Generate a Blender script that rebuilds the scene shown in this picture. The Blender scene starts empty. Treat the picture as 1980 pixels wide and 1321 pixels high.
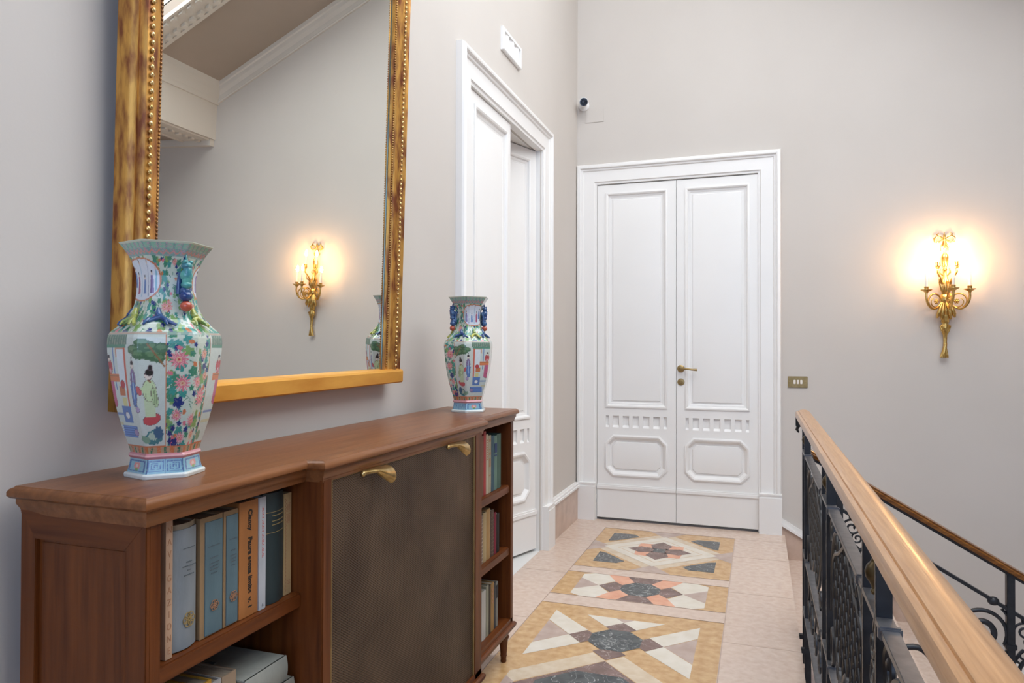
import bpy, bmesh, math, random
import numpy as np
from mathutils import Vector, Matrix
random.seed(7)
PI = math.pi
SC = bpy.context.scene
COL = SC.collection

# ------------------------------------------------------------------ camera
R_ = Vector((0.9447866, 0.3276765, 0.0025255))
U_ = Vector((0.0010298, -0.0106762, 0.9999425))
F_ = Vector((-0.3276846, 0.9447297, 0.0104242))
cd = bpy.data.cameras.new('camera')
cam = bpy.data.objects.new('camera', cd)
COL.objects.link(cam)
cam.matrix_world = Matrix(((R_.x, U_.x, -F_.x, 1.27926), (R_.y, U_.y, -F_.y, -5.1692), (R_.z, U_.z, -F_.z, 1.25), (0, 0, 0, 1)))
cd.sensor_width = 36.0
cd.lens = 36.0 * 1375.114 / 1980.0
cd.clip_start = 0.02
SC.camera = cam

# ------------------------------------------------------------------ world, light, exposure
wd = bpy.data.worlds.new('world')
SC.world = wd
wd.use_nodes = True
wd.node_tree.nodes['Background'].inputs[0].default_value = (0.62, 0.74, 0.95, 1)
wd.node_tree.nodes['Background'].inputs[1].default_value = 1.0
SC.view_settings.view_transform = 'Standard'
SC.view_settings.look = 'None'
SC.view_settings.gamma = 1.0
SC.view_settings.exposure = 0.0
SC.view_settings.use_curve_mapping = False
SC.cycles.use_denoising = True
SC.cycles.max_bounces = 10
SC.cycles.diffuse_bounces = 7
SC.cycles.caustics_reflective = True
SC.cycles.sample_clamp_indirect = 6.0
SKYLIGHT_E = 4.5
ASSUMED_WINDOW_E = 2.9
BULB_E = 210.0

# ------------------------------------------------------------------ helpers
ORI = {}


class MB:
    def __init__(s, xf=None):
        s.v = []; s.f = []; s.m = []; s.xf = xf; s.cm = 0

    def add(s, vs, fs):
        b = len(s.v)
        s.v.extend([tuple(p) for p in vs])
        for f in fs:
            s.f.append(tuple(b + i for i in f)); s.m.append(s.cm)
        return s

    def box(s, x0, x1, y0, y1, z0, z1):
        vs = [(x, y, z) for z in (z0, z1) for y in (y0, y1) for x in (x0, x1)]
        return s.add(vs, [(0, 2, 3, 1), (4, 5, 7, 6), (0, 1, 5, 4), (1, 3, 7, 5), (3, 2, 6, 7), (2, 0, 4, 6)])

    def bbox(s, x0, x1, y0, y1, z0, z1, b=0.002):
        """box with chamfered vertical-and-horizontal edges"""
        if x1 < x0: x0, x1 = x1, x0
        if y1 < y0: y0, y1 = y1, y0
        if z1 < z0: z0, z1 = z1, z0
        b = min(b, (x1 - x0) / 3, (y1 - y0) / 3, (z1 - z0) / 3)
        bm = bmesh.new()
        bmesh.ops.create_cube(bm, size=1.0)
        for v in bm.verts:
            v.co = Vector(((x0 + x1) / 2 + v.co.x * (x1 - x0), (y0 + y1) / 2 + v.co.y * (y1 - y0), (z0 + z1) / 2 + v.co.z * (z1 - z0)))
        bmesh.ops.bevel(bm, geom=list(bm.edges), offset=b, segments=2, affect='EDGES')
        return s.bm(bm)

    def bm(s, bm):
        bm.verts.index_update()
        s.add([v.co[:] for v in bm.verts], [[v.index for v in f.verts] for f in bm.faces])
        bm.free()
        return s

    def poly(s, pts):
        return s.add(pts, [tuple(range(len(pts)))])

    def prism(s, pts, a, b, axis='z'):
        """extrude 2-d outline between a and b along axis"""
        def P(p, c):
            return {'z': (p[0], p[1], c), 'y': (p[0], c, p[1]), 'x': (c, p[0], p[1])}[axis]
        n = len(pts)
        vs = [P(p, a) for p in pts] + [P(p, b) for p in pts]
        fs = [tuple(range(n))[::-1], tuple(range(n, 2 * n))]
        fs += [(i, (i + 1) % n, n + (i + 1) % n, n + i) for i in range(n)]
        return s.add(vs, fs)

    def tube(s, path, r, seg=8, closed=False, flat=None):
        """tube along path; r number or list; flat=(normal, ratio) squashes along a normal"""
        P = [Vector(p) for p in path]
        n = len(P)
        if n < 2: return s
        rr = r if isinstance(r, (list, tuple)) else [r] * n
        ups = None
        rings = []
        prev = None
        for i in range(n):
            if closed:
                t = (P[(i + 1) % n] - P[i - 1])
            else:
                t = P[min(i + 1, n - 1)] - P[max(i - 1, 0)]
            if t.length < 1e-9: t = Vector((0, 0, 1))
            t.normalize()
            if prev is None:
                a = Vector((0, 0, 1)) if abs(t.z) < 0.9 else Vector((1, 0, 0))
                if flat: a = Vector(flat[0])
                u = (a - t * a.dot(t)).normalized()
            else:
                u = (prev - t * prev.dot(t))
                u = u.normalized() if u.length > 1e-6 else prev
            prev = u
            w = t.cross(u)
            k = flat[1] if flat else 1.0
            rings.append([P[i] + (u * math.cos(2 * PI * (j + .5) / seg) * k + w * math.sin(2 * PI * (j + .5) / seg)) * rr[i] for j in range(seg)])
        vs = [p for q in rings for p in q]
        fs = []
        m = n if closed else n - 1
        for i in range(m):
            for j in range(seg):
                a = i * seg + j; b = i * seg + (j + 1) % seg
                c = ((i + 1) % n) * seg + (j + 1) % seg; d = ((i + 1) % n) * seg + j
                fs.append((a, b, c, d))
        if not closed:
            fs.append(tuple(range(seg))[::-1]); fs.append(tuple((n - 1) * seg + j for j in range(seg)))
        return s.add(vs, fs)

    def lathe(s, prof, c=(0, 0, 0), axis=(0, 0, 1), seg=20):
        """prof list of (r, h)"""
        ax = Vector(axis).normalized()
        a = Vector((1, 0, 0)) if abs(ax.x) < .9 else Vector((0, 1, 0))
        u = (a - ax * a.dot(ax)).normalized(); w = ax.cross(u); c = Vector(c)
        vs = []
        for r, h in prof:
            for j in range(seg):
                t = 2 * PI * j / seg
                vs.append(c + ax * h + (u * math.cos(t) + w * math.sin(t)) * max(r, 1e-5))
        fs = []
        for i in range(len(prof) - 1):
            for j in range(seg):
                fs.append((i * seg + j, i * seg + (j + 1) % seg, (i + 1) * seg + (j + 1) % seg, (i + 1) * seg + j))
        fs.append(tuple(range(seg))[::-1]); k = len(prof) - 1
        fs.append(tuple(k * seg + j for j in range(seg)))
        return s.add(vs, fs)

    def ball(s, c, r, seg=12, sc=(1, 1, 1)):
        n = seg // 2
        vs = []; fs = []
        for i in range(n + 1):
            th = PI * i / n
            for j in range(seg):
                ph = 2 * PI * j / seg
                q = max(math.sin(th), 1e-4)
                vs.append((c[0] + r * sc[0] * q * math.cos(ph), c[1] + r * sc[1] * q * math.sin(ph), c[2] + r * sc[2] * math.cos(th)))
        for i in range(n):
            for j in range(seg):
                fs.append((i * seg + j, i * seg + (j + 1) % seg, (i + 1) * seg + (j + 1) % seg, (i + 1) * seg + j)[::-1])
        return s.add(vs, fs)

    def rings(s, outline, prof, fn, cap=True, closed=True, capfirst=False):
        """mitred moulding: outline = 2-d ccw polygon, prof = [(inset, height)], fn(a, b, h) -> 3-d point"""
        n = len(outline)
        def off(d):
            res = []
            for i in range(n):
                p0 = Vector(outline[i - 1]); p1 = Vector(outline[i]); p2 = Vector(outline[(i + 1) % n])
                if not closed and i == 0: p0 = p1 - (p2 - p1)
                if not closed and i == n - 1: p2 = p1 + (p1 - p0)
                e1 = (p1 - p0).normalized(); e2 = (p2 - p1).normalized()
                n1 = Vector((-e1.y, e1.x)); n2 = Vector((-e2.y, e2.x))
                b = n1 + n2
                b = b / max(b.dot(n1), 1e-6)
                res.append(p1 + b * d)
            return res
        vs = []
        for d, h in prof:
            for q in off(d): vs.append(fn(q.x, q.y, h))
        fs = []
        for k in range(len(prof) - 1):
            for i in range(n if closed else n - 1):
                j = (i + 1) % n
                fs.append((k * n + i, k * n + j, (k + 1) * n + j, (k + 1) * n + i))
        if cap: fs.append(tuple((len(prof) - 1) * n + i for i in range(n)))
        if capfirst: fs.append(tuple(range(n))[::-1])
        return s.add(vs, fs)

    def build(s, name, mats, parent=None, smooth=0.0, props=None):
        o_ = ORI.get(parent.name, Vector((0, 0, 0))) if parent is not None else Vector((0, 0, 0))
        me = bpy.data.meshes.new(name)
        vs = s.v
        if s.xf is not None: vs = [tuple(s.xf @ Vector(p)) for p in vs]
        me.from_pydata([(x - o_.x, y - o_.y, z - o_.z) for x, y, z in vs], [], s.f)
        if not isinstance(mats, (list, tuple)): mats = [mats]
        for m in mats: me.materials.append(m)
        for p, k in zip(me.polygons, s.m): p.material_index = min(k, len(mats) - 1)
        bm = bmesh.new(); bm.from_mesh(me)
        bmesh.ops.recalc_face_normals(bm, faces=bm.faces)
        bm.to_mesh(me); bm.free()
        if smooth:
            me.shade_smooth() if hasattr(me, 'shade_smooth') else None
            try: me.set_sharp_from_angle(angle=math.radians(smooth))
            except Exception: pass
        me.update()
        o = bpy.data.objects.new(name, me)
        COL.objects.link(o)
        if parent is not None:
            o.parent = parent
            ORI[o.name] = o_
        if props:
            for k, v in props.items(): o[k] = v
        return o


def thing(name, label, cat, loc=(0, 0, 0), group=None):
    o = bpy.data.objects.new(name, None)
    COL.objects.link(o)
    o.location = loc; o.empty_display_size = .05
    ORI[o.name] = Vector(loc)
    o['label'] = label; o['category'] = cat
    if group: o['group'] = group
    return o


def struct(mb, name, mats, label, cat, smooth=0.0):
    return mb.build(name, mats, None, smooth, {'kind': 'structure', 'label': label, 'category': cat})


def tree(m):
    return m.node_tree.nodes, m.node_tree.links


def mat(name, c1, c2=None, scale=4.0, stretch=(1, 1, 1), rough=.5, metal=0.0, bump=0.0, bscale=None, detail=5.0,
        lo=.35, hi=.65, coat=0.0, spec=.5, rvar=0.0, dist=0.0, rot=(0, 0, 0)):
    m = bpy.data.materials.new(name); m.use_nodes = True
    N, L = tree(m)
    b = N['Principled BSDF']
    b.inputs['Roughness'].default_value = rough
    b.inputs['Metallic'].default_value = metal
    b.inputs['Specular IOR Level'].default_value = spec
    if coat:
        b.inputs['Coat Weight'].default_value = coat
        b.inputs['Coat Roughness'].default_value = .12
    b.inputs['Base Color'].default_value = (*c1, 1)
    tc = N.new('ShaderNodeTexCoord'); mp = N.new('ShaderNodeMapping')
    mp.inputs['Scale'].default_value = stretch
    mp.inputs['Rotation'].default_value = rot
    L.new(tc.outputs['Object'], mp.inputs[0])
    if c2 is not None:
        nz = N.new('ShaderNodeTexNoise'); nz.inputs['Scale'].default_value = scale
        nz.inputs['Detail'].default_value = detail; nz.inputs['Distortion'].default_value = dist
        rp = N.new('ShaderNodeValToRGB')
        rp.color_ramp.elements[0].position = lo; rp.color_ramp.elements[0].color = (*c1, 1)
        rp.color_ramp.elements[1].position = hi; rp.color_ramp.elements[1].color = (*c2, 1)
        L.new(mp.outputs[0], nz.inputs['Vector']); L.new(nz.outputs['Fac'], rp.inputs[0])
        L.new(rp.outputs[0], b.inputs['Base Color'])
    if rvar:
        nz3 = N.new('ShaderNodeTexNoise'); nz3.inputs['Scale'].default_value = 6
        mr = N.new('ShaderNodeMapRange'); mr.inputs[3].default_value = rough - rvar; mr.inputs[4].default_value = rough + rvar
        L.new(mp.outputs[0], nz3.inputs['Vector']); L.new(nz3.outputs['Fac'], mr.inputs[0]); L.new(mr.outputs[0], b.inputs['Roughness'])
    if bump:
        nz2 = N.new('ShaderNodeTexNoise'); nz2.inputs['Scale'].default_value = bscale or scale * 3
        nz2.inputs['Detail'].default_value = 4
        bp = N.new('ShaderNodeBump'); bp.inputs['Strength'].default_value = bump; bp.inputs['Distance'].default_value = .003
        L.new(mp.outputs[0], nz2.inputs['Vector']); L.new(nz2.outputs['Fac'], bp.inputs['Height']); L.new(bp.outputs[0], b.inputs['Normal'])
    return m


def veined(name, c1, c2, vein, scale=6.0, vw=.03, rough=.25, stretch=(1, 1, 1)):
    m = mat(name, c1, c2, scale=scale, rough=rough, stretch=stretch, detail=8, dist=.6)
    N, L = tree(m); b = N['Principled BSDF']
    src = b.inputs['Base Color'].links[0].from_socket
    mp = [n for n in N if n.type == 'MAPPING'][0]
    nz = N.new('ShaderNodeTexNoise'); nz.inputs['Scale'].default_value = scale * .8; nz.inputs['Detail'].default_value = 6
    nz.inputs['Distortion'].default_value = 1.5
    sub = N.new('ShaderNodeMath'); sub.operation = 'SUBTRACT'; sub.inputs[1].default_value = .5
    ab = N.new('ShaderNodeMath'); ab.operation = 'ABSOLUTE'
    mr = N.new('ShaderNodeMapRange'); mr.inputs[1].default_value = 0; mr.inputs[2].default_value = vw
    mr.inputs[3].default_value = 1; mr.inputs[4].default_value = 0
    mx = N.new('ShaderNodeMix'); mx.data_type = 'RGBA'
    L.new(mp.outputs[0], nz.inputs['Vector']); L.new(nz.outputs['Fac'], sub.inputs[0]); L.new(sub.outputs[0], ab.inputs[0])
    L.new(ab.outputs[0], mr.inputs[0]); L.new(mr.outputs[0], mx.inputs['Factor'])
    L.new(src, mx.inputs['A']); mx.inputs['B'].default_value = (*vein, 1)
    L.new(mx.outputs['Result'], b.inputs['Base Color'])
    return m


def emit(name, c, e):
    m = bpy.data.materials.new(name); m.use_nodes = True
    b = m.node_tree.nodes['Principled BSDF']
    b.inputs['Base Color'].default_value = (.8, .8, .8, 1)
    b.inputs['Emission Color'].default_value = (*c, 1); b.inputs['Emission Strength'].default_value = e
    return m


WALL = mat('painted_plaster', (.558, .519, .478), (.583, .544, .503), scale=1.2, rough=.75, bump=.05, bscale=120, spec=.25)
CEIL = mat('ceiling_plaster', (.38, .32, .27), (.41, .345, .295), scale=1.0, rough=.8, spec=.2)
WHITE = mat('white_lacquer', (.80, .79, .77), (.82, .81, .79), scale=2, rough=.38, spec=.45)
STUCCO = mat('white_stucco', (.66, .62, .56), rough=.7)
PINK = mat('pink_marble', (.58, .44, .355), (.67, .54, .45), scale=30, rough=.22, detail=9, lo=.3, hi=.7, dist=.3, rvar=.06)
PINK_D = mat('pink_marble_base', (.46, .33, .25), (.60, .45, .36), scale=11, rough=.3, detail=9, lo=.3, hi=.7)
OCHRE = mat('ochre_marble', (.47, .27, .11), (.63, .42, .21), scale=26, rough=.24, detail=9, lo=.3, hi=.7)
CREAM = mat('cream_marble', (.66, .60, .50), (.72, .67, .58), scale=14, rough=.24, detail=8)
BEIGE = mat('beige_marble', (.58, .45, .31), (.66, .55, .41), scale=20, rough=.24, detail=8)
MAUVE = mat('mauve_marble', (.42, .31, .26), (.50, .39, .33), scale=14, rough=.24, detail=8)
BROWNM = veined('brown_marble', (.14, .085, .07), (.22, .135, .115), (.55, .45, .40), scale=14, vw=.006)
DARKM = veined('dark_green_marble', (.035, .042, .045), (.085, .095, .095), (.45, .46, .44), scale=16, vw=.012)
SALMON = mat('salmon_marble', (.66, .30, .18), (.74, .40, .26), scale=14, rough=.24)
JOINT = mat('joint_line', (.44, .33, .26), rough=.6)
THRESH = mat('threshold_marble', (.72, .72, .70), rough=.3)


def wood(name, c1, c2, axis, scale=9, rough=.40, coat=.0, k=18):
    st = {'x': (1.2, k, k), 'y': (k, 1.2, k), 'z': (k, k, 1.2)}[axis]
    m = mat(name, c1, c2, scale=scale, stretch=st, rough=rough, coat=coat, spec=.32, bump=.12, bscale=scale * 2, detail=7, lo=.28, hi=.72, dist=.25)
    return m


OC1, OC2 = (.070, .016, .003), (.160, .045, .009)
OAK_Y = wood('walnut_grain_y', OC1, OC2, 'y', 3.2)
OAK_Z = wood('walnut_grain_z', OC1, OC2, 'z', 3.2)
OAK_X = wood('walnut_grain_x', OC1, OC2, 'x', 3.2)
OAK_TOP = wood('walnut_top', (.125, .042, .013), (.23, .088, .030), 'y', 3.2, rough=.30, coat=.0)
OAK_IN = wood('walnut_inside', (.060, .018, .006), (.12, .040, .012), 'z', 3.2, rough=.5, coat=.05)
RAILW = wood('pale_oak_rail', (.33, .165, .066), (.47, .26, .118), 'y', 7, rough=.30, coat=.2, k=30)
RAILD = mat('varnished_rail', (.13, .042, .007), (.26, .10, .018), scale=4, stretch=(3, 20, 20), rough=.22, coat=.5)
IRON = mat('painted_iron', (.010, .011, .014), (.020, .021, .025), scale=30, rough=.38, metal=.0, spec=.5)
IRON_B = mat('iron_grey_edge', (.10, .10, .11), (.15, .15, .155), scale=40, rough=.38, metal=.35)
BRONZE = mat('aged_bronze', (.05, .038, .020), (.10, .07, .03), scale=40, rough=.4, metal=.7)
BRASS = mat('brass', (.42, .28, .10), (.56, .40, .17), scale=60, rough=.3, metal=.95)
BRASS_D = mat('aged_brass', (.27, .19, .08), (.36, .26, .12), scale=30, rough=.4, metal=.8)
GILT = mat('gilt_bronze', (.55, .33, .09), (.78, .52, .18), scale=50, rough=.28, metal=1.0)
GOLD = mat('gilded_wood', (.20, .060, .022), (.58, .30, .065), scale=13, stretch=(4, 4, 1), rough=.40, metal=.6, detail=10, lo=.36, hi=.58, bump=.15, bscale=60, rvar=.1)
GOLD_F = mat('gilded_wood_bright', (.62, .27, .035), (.78, .40, .07), scale=5, stretch=(3, 1, 3), rough=.42, metal=.35, detail=7)
GOLD_D = mat('gilded_wood_worn', (.20, .085, .035), (.50, .29, .09), scale=7, stretch=(3, 3, 1), rough=.45, metal=.6, detail=9)
BEADS = mat('gilded_beads', (.50, .30, .09), (.85, .62, .28), scale=60, rough=.25, metal=.85)
PAPER = mat('page_edges', (.24, .20, .15), (.32, .27, .20), scale=4, stretch=(1, 90, 1), rough=.9)
CANDLE = mat('candle_sleeve', (.75, .72, .66), rough=.4)
BULB = emit('warm_bulb', (1.0, .56, .24), BULB_E)
SKYM = emit('skylight_glass', (.91, .955, 1.0), SKYLIGHT_E)
WINM = emit('assumed_window_glass', (.42, .62, 1.0), ASSUMED_WINDOW_E)
MIRROR = mat('mirror_glass', (.86, .87, .83), rough=.0, metal=1.0)
MIREDGE = mat('mirror_edge', (.16, .20, .17), rough=.15, metal=.6)
BLACK = mat('black_plastic', (.012, .012, .014), rough=.15)
SWITCH = mat('ivory_switch', (.80, .74, .66), rough=.35)
PLWHITE = mat('white_plastic', (.78, .78, .77), rough=.35)
VENTG = mat('vent_grey', (.50, .50, .51), rough=.6)

# ------------------------------------------------------------------ the setting
def cz(x): return 3.387 + .53 * (3.55 - x)          # underside of the sloped ceiling
END = lambda a, b, h: (a, -h, b)                      # end wall: (x, z, out)
LEFT = lambda a, b, h: (h, a, b)                      # left wall: (y, z, out)
DW = (-2.10, -.94, 2.49)                              # doorway in the left wall
DE = (.152, 1.283, 2.467)                             # doorway in the end wall

m = MB()
m.prism([(-7.7, -.3), (DW[0], -.3), (DW[0], DW[2]), (DW[1], DW[2]), (DW[1], -.3), (0, -.3), (0, 5.4), (-7.7, 5.4)], -.2, 0, 'x')
struct(m, 'wall_left', WALL, 'pale painted wall behind the bookcase and mirror', 'wall')
m = MB()
m.prism([(-.2, -.3), (DE[0], -.3), (DE[0], DE[2]), (DE[1], DE[2]), (DE[1], -3.5), (5.2, -3.5), (5.2, 5.4), (-.2, 5.4)], 0, .25, 'y')
struct(m, 'wall_end', WALL, 'pale painted end wall with the sconce and double door', 'wall')
m = MB(); m.box(5.0, 5.2, -7.7, .0, -3.5, 5.4)
struct(m, 'wall_right', WALL, 'pale painted wall across the stairwell', 'wall')
m = MB()
m.prism([(-.2, -3.5), (5.2, -3.5), (5.2, 5.4), (-.2, 5.4)], -7.7, -7.5, 'y')
struct(m, 'wall_back', WALL, 'pale painted wall behind the viewer', 'wall')
m = MB(); m.box(-1.7, -1.6, -3.2, .0, -.2, 2.9); m.box(-1.7, -.2, -3.2, -3.1, -.2, 2.9); m.box(-1.7, -.2, .0, .1, -.2, 2.9); m.box(-1.7, -.2, -3.2, .1, 2.8, 2.9); m.box(-1.7, -.2, -3.2, .1, -.2, -.001)
m.box(-.1, 1.6, .25, .27, -.3, 2.7); m.box(.10, 1.3, .06, .25, -.3, -.001)  # added backing behind the end door, stops outside light leaking under it
struct(m, 'wall_room_and_backing', WALL, 'dim room beyond the ajar left door, plus added light-blocking backing behind the end door', 'wall')
m = MB(); m.box(.5, 3.6, -7.5, -7.46, .9, 3.3)  # assumed window out of view, added to send bluish light onto the left wall
w = struct(m, 'window_assumed', WINM, 'assumed daylight window behind the viewer, added for bluish light', 'window')

# ceiling
m = MB()
def slab(mb, x0, x1, y0, y1, o0, o1):
    vs = [(x, y, cz(x) - o) for o in (o0, o1) for y in (y0, y1) for x in (x0, x1)]
    mb.add(vs, [(0, 2, 3, 1), (4, 5, 7, 6), (0, 1, 5, 4), (1, 3, 7, 5), (3, 2, 6, 7), (2, 0, 4, 6)])
SK = (.35, 3.45, -4.9, -.955)
slab(m, 0, 3.55, SK[3], 0, 0, -.1)
slab(m, 0, 3.55, -7.5, SK[2], 0, -.1)
slab(m, 0, SK[0], SK[2], SK[3], 0, -.1)
slab(m, SK[1], 3.55, SK[2], SK[3], 0, -.1)
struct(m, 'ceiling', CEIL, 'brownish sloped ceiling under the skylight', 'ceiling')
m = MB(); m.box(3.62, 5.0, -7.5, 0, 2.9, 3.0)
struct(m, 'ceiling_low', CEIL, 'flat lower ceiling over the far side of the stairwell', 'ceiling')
m = MB(); m.box(3.55, 3.62, -7.5, 0, 2.9, 3.7)
struct(m, 'trim_1', STUCCO, 'off-white fascia between flat and sloped ceiling', 'trim')
m = MB(); slab(m, SK[0] - .05, SK[1] + .05, SK[2] - .05, SK[3] + .05, -.20, -.22)
struct(m, 'window_2', SKYM, 'bright skylight glazing in the sloped ceiling', 'window')
m = MB()
slab(m, SK[0] - .06, SK[1] + .06, SK[3], SK[3] + .06, -.09, -.23); slab(m, SK[0] - .06, SK[1] + .06, SK[2] - .06, SK[2], -.09, -.23)
slab(m, SK[0] - .06, SK[0], SK[2], SK[3], -.09, -.23); slab(m, SK[1], SK[1] + .06, SK[2], SK[3], -.09, -.23)
struct(m, 'trim_9', STUCCO, 'white reveal of the skylight opening', 'trim')
# white frieze round the skylight with small dentils
m = MB()
slab(m, .1, 3.55, -.958, -.75, .025, 0)
slab(m, .1, 3.55, -.775, -.745, .035, 0); slab(m, .1, 3.55, -.964, -.945, .035, 0)
slab(m, SK[1] - .02, SK[1] + .08, SK[2], -.96, .025, 0); slab(m, .1, SK[0] + .02, SK[2], -.96, .025, 0)
x = .15
while x < 3.5:
    slab(m, x, x + .034, -.83, -.79, .05, .02); slab(m, x, x + .034, -.935, -.90, .05, .02)
    x += .075
struct(m, 'trim_2', STUCCO, 'dentilled white stucco frieze beside the skylight', 'trim')
# crown moulding following the slope on the end wall, the fascia and the flat ceiling
m = MB()
CP = [(0, .172), (.016, .172), (.018, .158), (.012, .150), (.014, .110), (.030, .075), (.036, .045), (.046, .035), (.048, 0), (0, 0)]
vs = [(x, -d, cz(x) - t) for x in (0, 3.56) for d, t in CP]; n = len(CP)
m.add(vs, [tuple(range(n))[::-1], tuple(range(n, 2 * n))] + [(i, (i + 1) % n, n + (i + 1) % n, n + i) for i in range(n)])
m.prism([(3.55, 3.21), (3.534, 3.212), (3.530, 3.26), (3.512, 3.32), (3.504, 3.36), (3.500, 3.42), (3.55, 3.42)], -7.5, 0, 'y')
m.box(3.562, 5.0, -.05, 0, 2.84, 2.8985); m.box(3.575, 3.86, -7.5, -.05, 2.885, 2.8985)
y = -.06
while y > -3.0:
    m.box(3.66, 3.70, y - .03, y, 2.868, 2.89); y -= .075
m.box(3.86, 3.89, -7.5, -.05, 2.875, 2.8985)
struct(m, 'trim_3', STUCCO, 'off-white crown moulding where end wall meets ceiling', 'trim')

# floor
m = MB()
m.cm = 0
m.box(-.2, 1.445, -7.5, 0, -.25, 0)
mats = [PINK, OCHRE, CREAM, BEIGE, MAUVE, BROWNM, DARKM, SALMON, JOINT, THRESH]
K = dict(pink=0, ochre=1, cream=2, beige=3, mauve=4, brown=5, dark=6, salmon=7, joint=8, thresh=9)
CX = .697
def inlay(col, pts, cy, lev, sym=''):
    """flush marble piece; sym: h mirrored left-right, v mirrored top-bottom"""
    sets = [pts]
    if 'h' in sym: sets += [[(-a, b) for a, b in q] for q in sets]
    if 'v' in sym: sets += [[(a, -b) for a, b in q] for q in sets]
    m.cm = K[col]
    for q in sets:
        m.poly([(CX + a, cy + b, .0003 + .00035 * lev) for a, b in q])
def rect(col, a0, a1, b0, b1, cy, lev, sym=''):
    inlay(col, [(a0, b0), (a1, b0), (a1, b1), (a0, b1)], cy, lev, sym)
m.cm = K['thresh']; m.box(-.21, -.002, DW[0], DW[1], -.02, .0008)
# far panel: star in a diamond
cy = -.695
rect('ochre', -.431, .431, -.453, .453, cy, 0)
inlay('beige', [(-.425, 0), (0, -.42), (.425, 0), (0, .42)], cy, 1)
inlay('mauve', [(-.431, -.12), (-.29, 0), (-.431, .12)], cy, 2, 'h')
inlay('mauve', [(-.12, .453), (0, .31), (.12, .453)], cy, 2, 'v')
inlay('cream', [(-.345, 0), (0, -.335), (.345, 0), (0, .335)], cy, 3)
inlay('beige', [(-.262, 0), (0, -.255), (.262, 0), (0, .255)], cy, 3.3)
inlay('cream', [(-.25, .0), (0, -.243), (.25, 0), (0, .243)], cy, 3.6)
inlay('dark', [(-.345, .13), (-.300, .15), (-.165, .285), (-.205, .337), (-.345, .337)], cy, 2, 'hv')
inlay('salmon', [(.03, .03), (.14, .045), (.135, .13), (.045, .14)], cy, 4, 'hv')
inlay('brown', [(-.045, .03), (.045, .03), (.068, .12), (0, .20), (-.068, .12)], cy, 5, 'v')
inlay('brown', [(.03, -.045), (.03, .045), (.12, .066), (.195, 0), (.12, -.066)], cy, 5, 'h')
inlay('dark', [(-.036, -.04), (.036, -.04), (.036, .04), (-.036, .04)], cy, 6)
# middle panel: octagon with rays
cy = -1.45
rect('ochre', -.431, .431, -.19, .19, cy, 0)
inlay('mauve', [(-.333, -.10), (-.218, 0), (-.333, .10)], cy, 1, 'h')
inlay('cream', [(-.333, .095), (-.333, .16), (-.275, .19), (-.155, .085), (-.218, 0)], cy, 2, 'hv')
inlay('cream', [(-.275, .19), (-.19, .19), (-.145, .085), (-.155, .085)], cy, 2, 'hv')
inlay('brown', [(-.218, 0), (-.145, .083), (-.098, .038), (-.098, -.038), (-.145, -.083)], cy, 3, 'h')
inlay('salmon', [(-.20, .19), (-.095, .19), (-.043, .098), (-.098, .04), (-.145, .085)], cy, 3, 'hv')
inlay('brown', [(-.095, .19), (.095, .19), (.043, .098), (-.043, .098)], cy, 3, 'v')
inlay('dark', [(-.1, -.04), (-.045, -.1), (.045, -.1), (.1, -.04), (.1, .04), (.045, .1), (-.045, .1), (-.1, .04)], cy, 4)
# near panel: two stars about a big medallion, running under the viewer
rect('ochre', -.431, .431, -4.0, -1.776, 0, 0)
def star(cy, s):
    f = lambda L: [(a, b * s) for a, b in L]
    inlay('mauve', f([(-.333, -.13), (-.206, 0), (-.333, .13)]), cy, 1, 'h')
    inlay('mauve', f([(-.045, .25), (.045, .25), (0, .206)]), cy, 1)
    inlay('cream', f([(-.333, .135), (-.333, .262), (-.136, .074), (-.204, 0)]), cy, 2, 'hv')
    inlay('cream', f([(-.180, .252), (-.042, .250), (0, .206), (-.069, .138)]), cy, 2, 'h')
    inlay('brown', f([(-.204, 0), (-.136, .07), (-.11, .045), (-.11, -.045), (-.136, -.07)]), cy, 3, 'h')
    inlay('brown', f([(0, .205), (.069, .136), (.045, .11), (-.045, .11), (-.069, .136)]), cy, 3, 'v')
    inlay('dark', f([(-.11, -.045), (-.045, -.11), (.045, -.11), (.11, -.045), (.11, .045), (.045, .11), (-.045, .11), (-.11, .045)]), cy, 4)
    inlay('beige', f([(0, -.212), (-.063, -.148), (-.333, -.417), (-.333, -.54)]), cy, 1.5, 'h')
    inlay('mauve', f([(-.333, -.46), (-.333, -.56), (-.28, -.51)]), cy, 2, 'h')
star(-2.13, 1); star(-3.232, -1)
inlay('brown', [(0, .335), (-.333, 0), (0, -.335), (.333, 0)], -2.681, 2.4)
inlay('dark', [(-.216, -.09), (-.09, -.216), (.09, -.216), (.216, -.09), (.216, .09), (.09, .216), (-.09, .216), (-.216, .09)], -2.681, 3)
# joints
m.cm = K['joint']
z = .0004
for a in (.264, 1.131): m.box(a - .0008, a + .0008, -7.4, -.24, 0, .0022)
for b in (-.24, -1.148, -1.26, -1.642, -1.776): m.box(.266, 1.129, b - .001, b + .001, 0, .0022)
for b in (-.24, -.664, -1.326, -1.99, -2.65, -3.3, -3.96): m.box(1.131, 1.445, b - .001, b + .001, 0, .0006)
for b in (-.60, -1.30, -2.0, -2.7): m.box(0.0, .264, b - .001, b + .001, 0, .0006)
struct(m, 'floor', mats, 'pink marble landing floor with inlaid coloured stars', 'floor')
m = MB(); m.box(-.2, 5.0, -7.5, 0, -3.5, -3.3)
struct(m, 'floor_lower', PINK, 'lower hall floor down the stairwell', 'floor')

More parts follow.
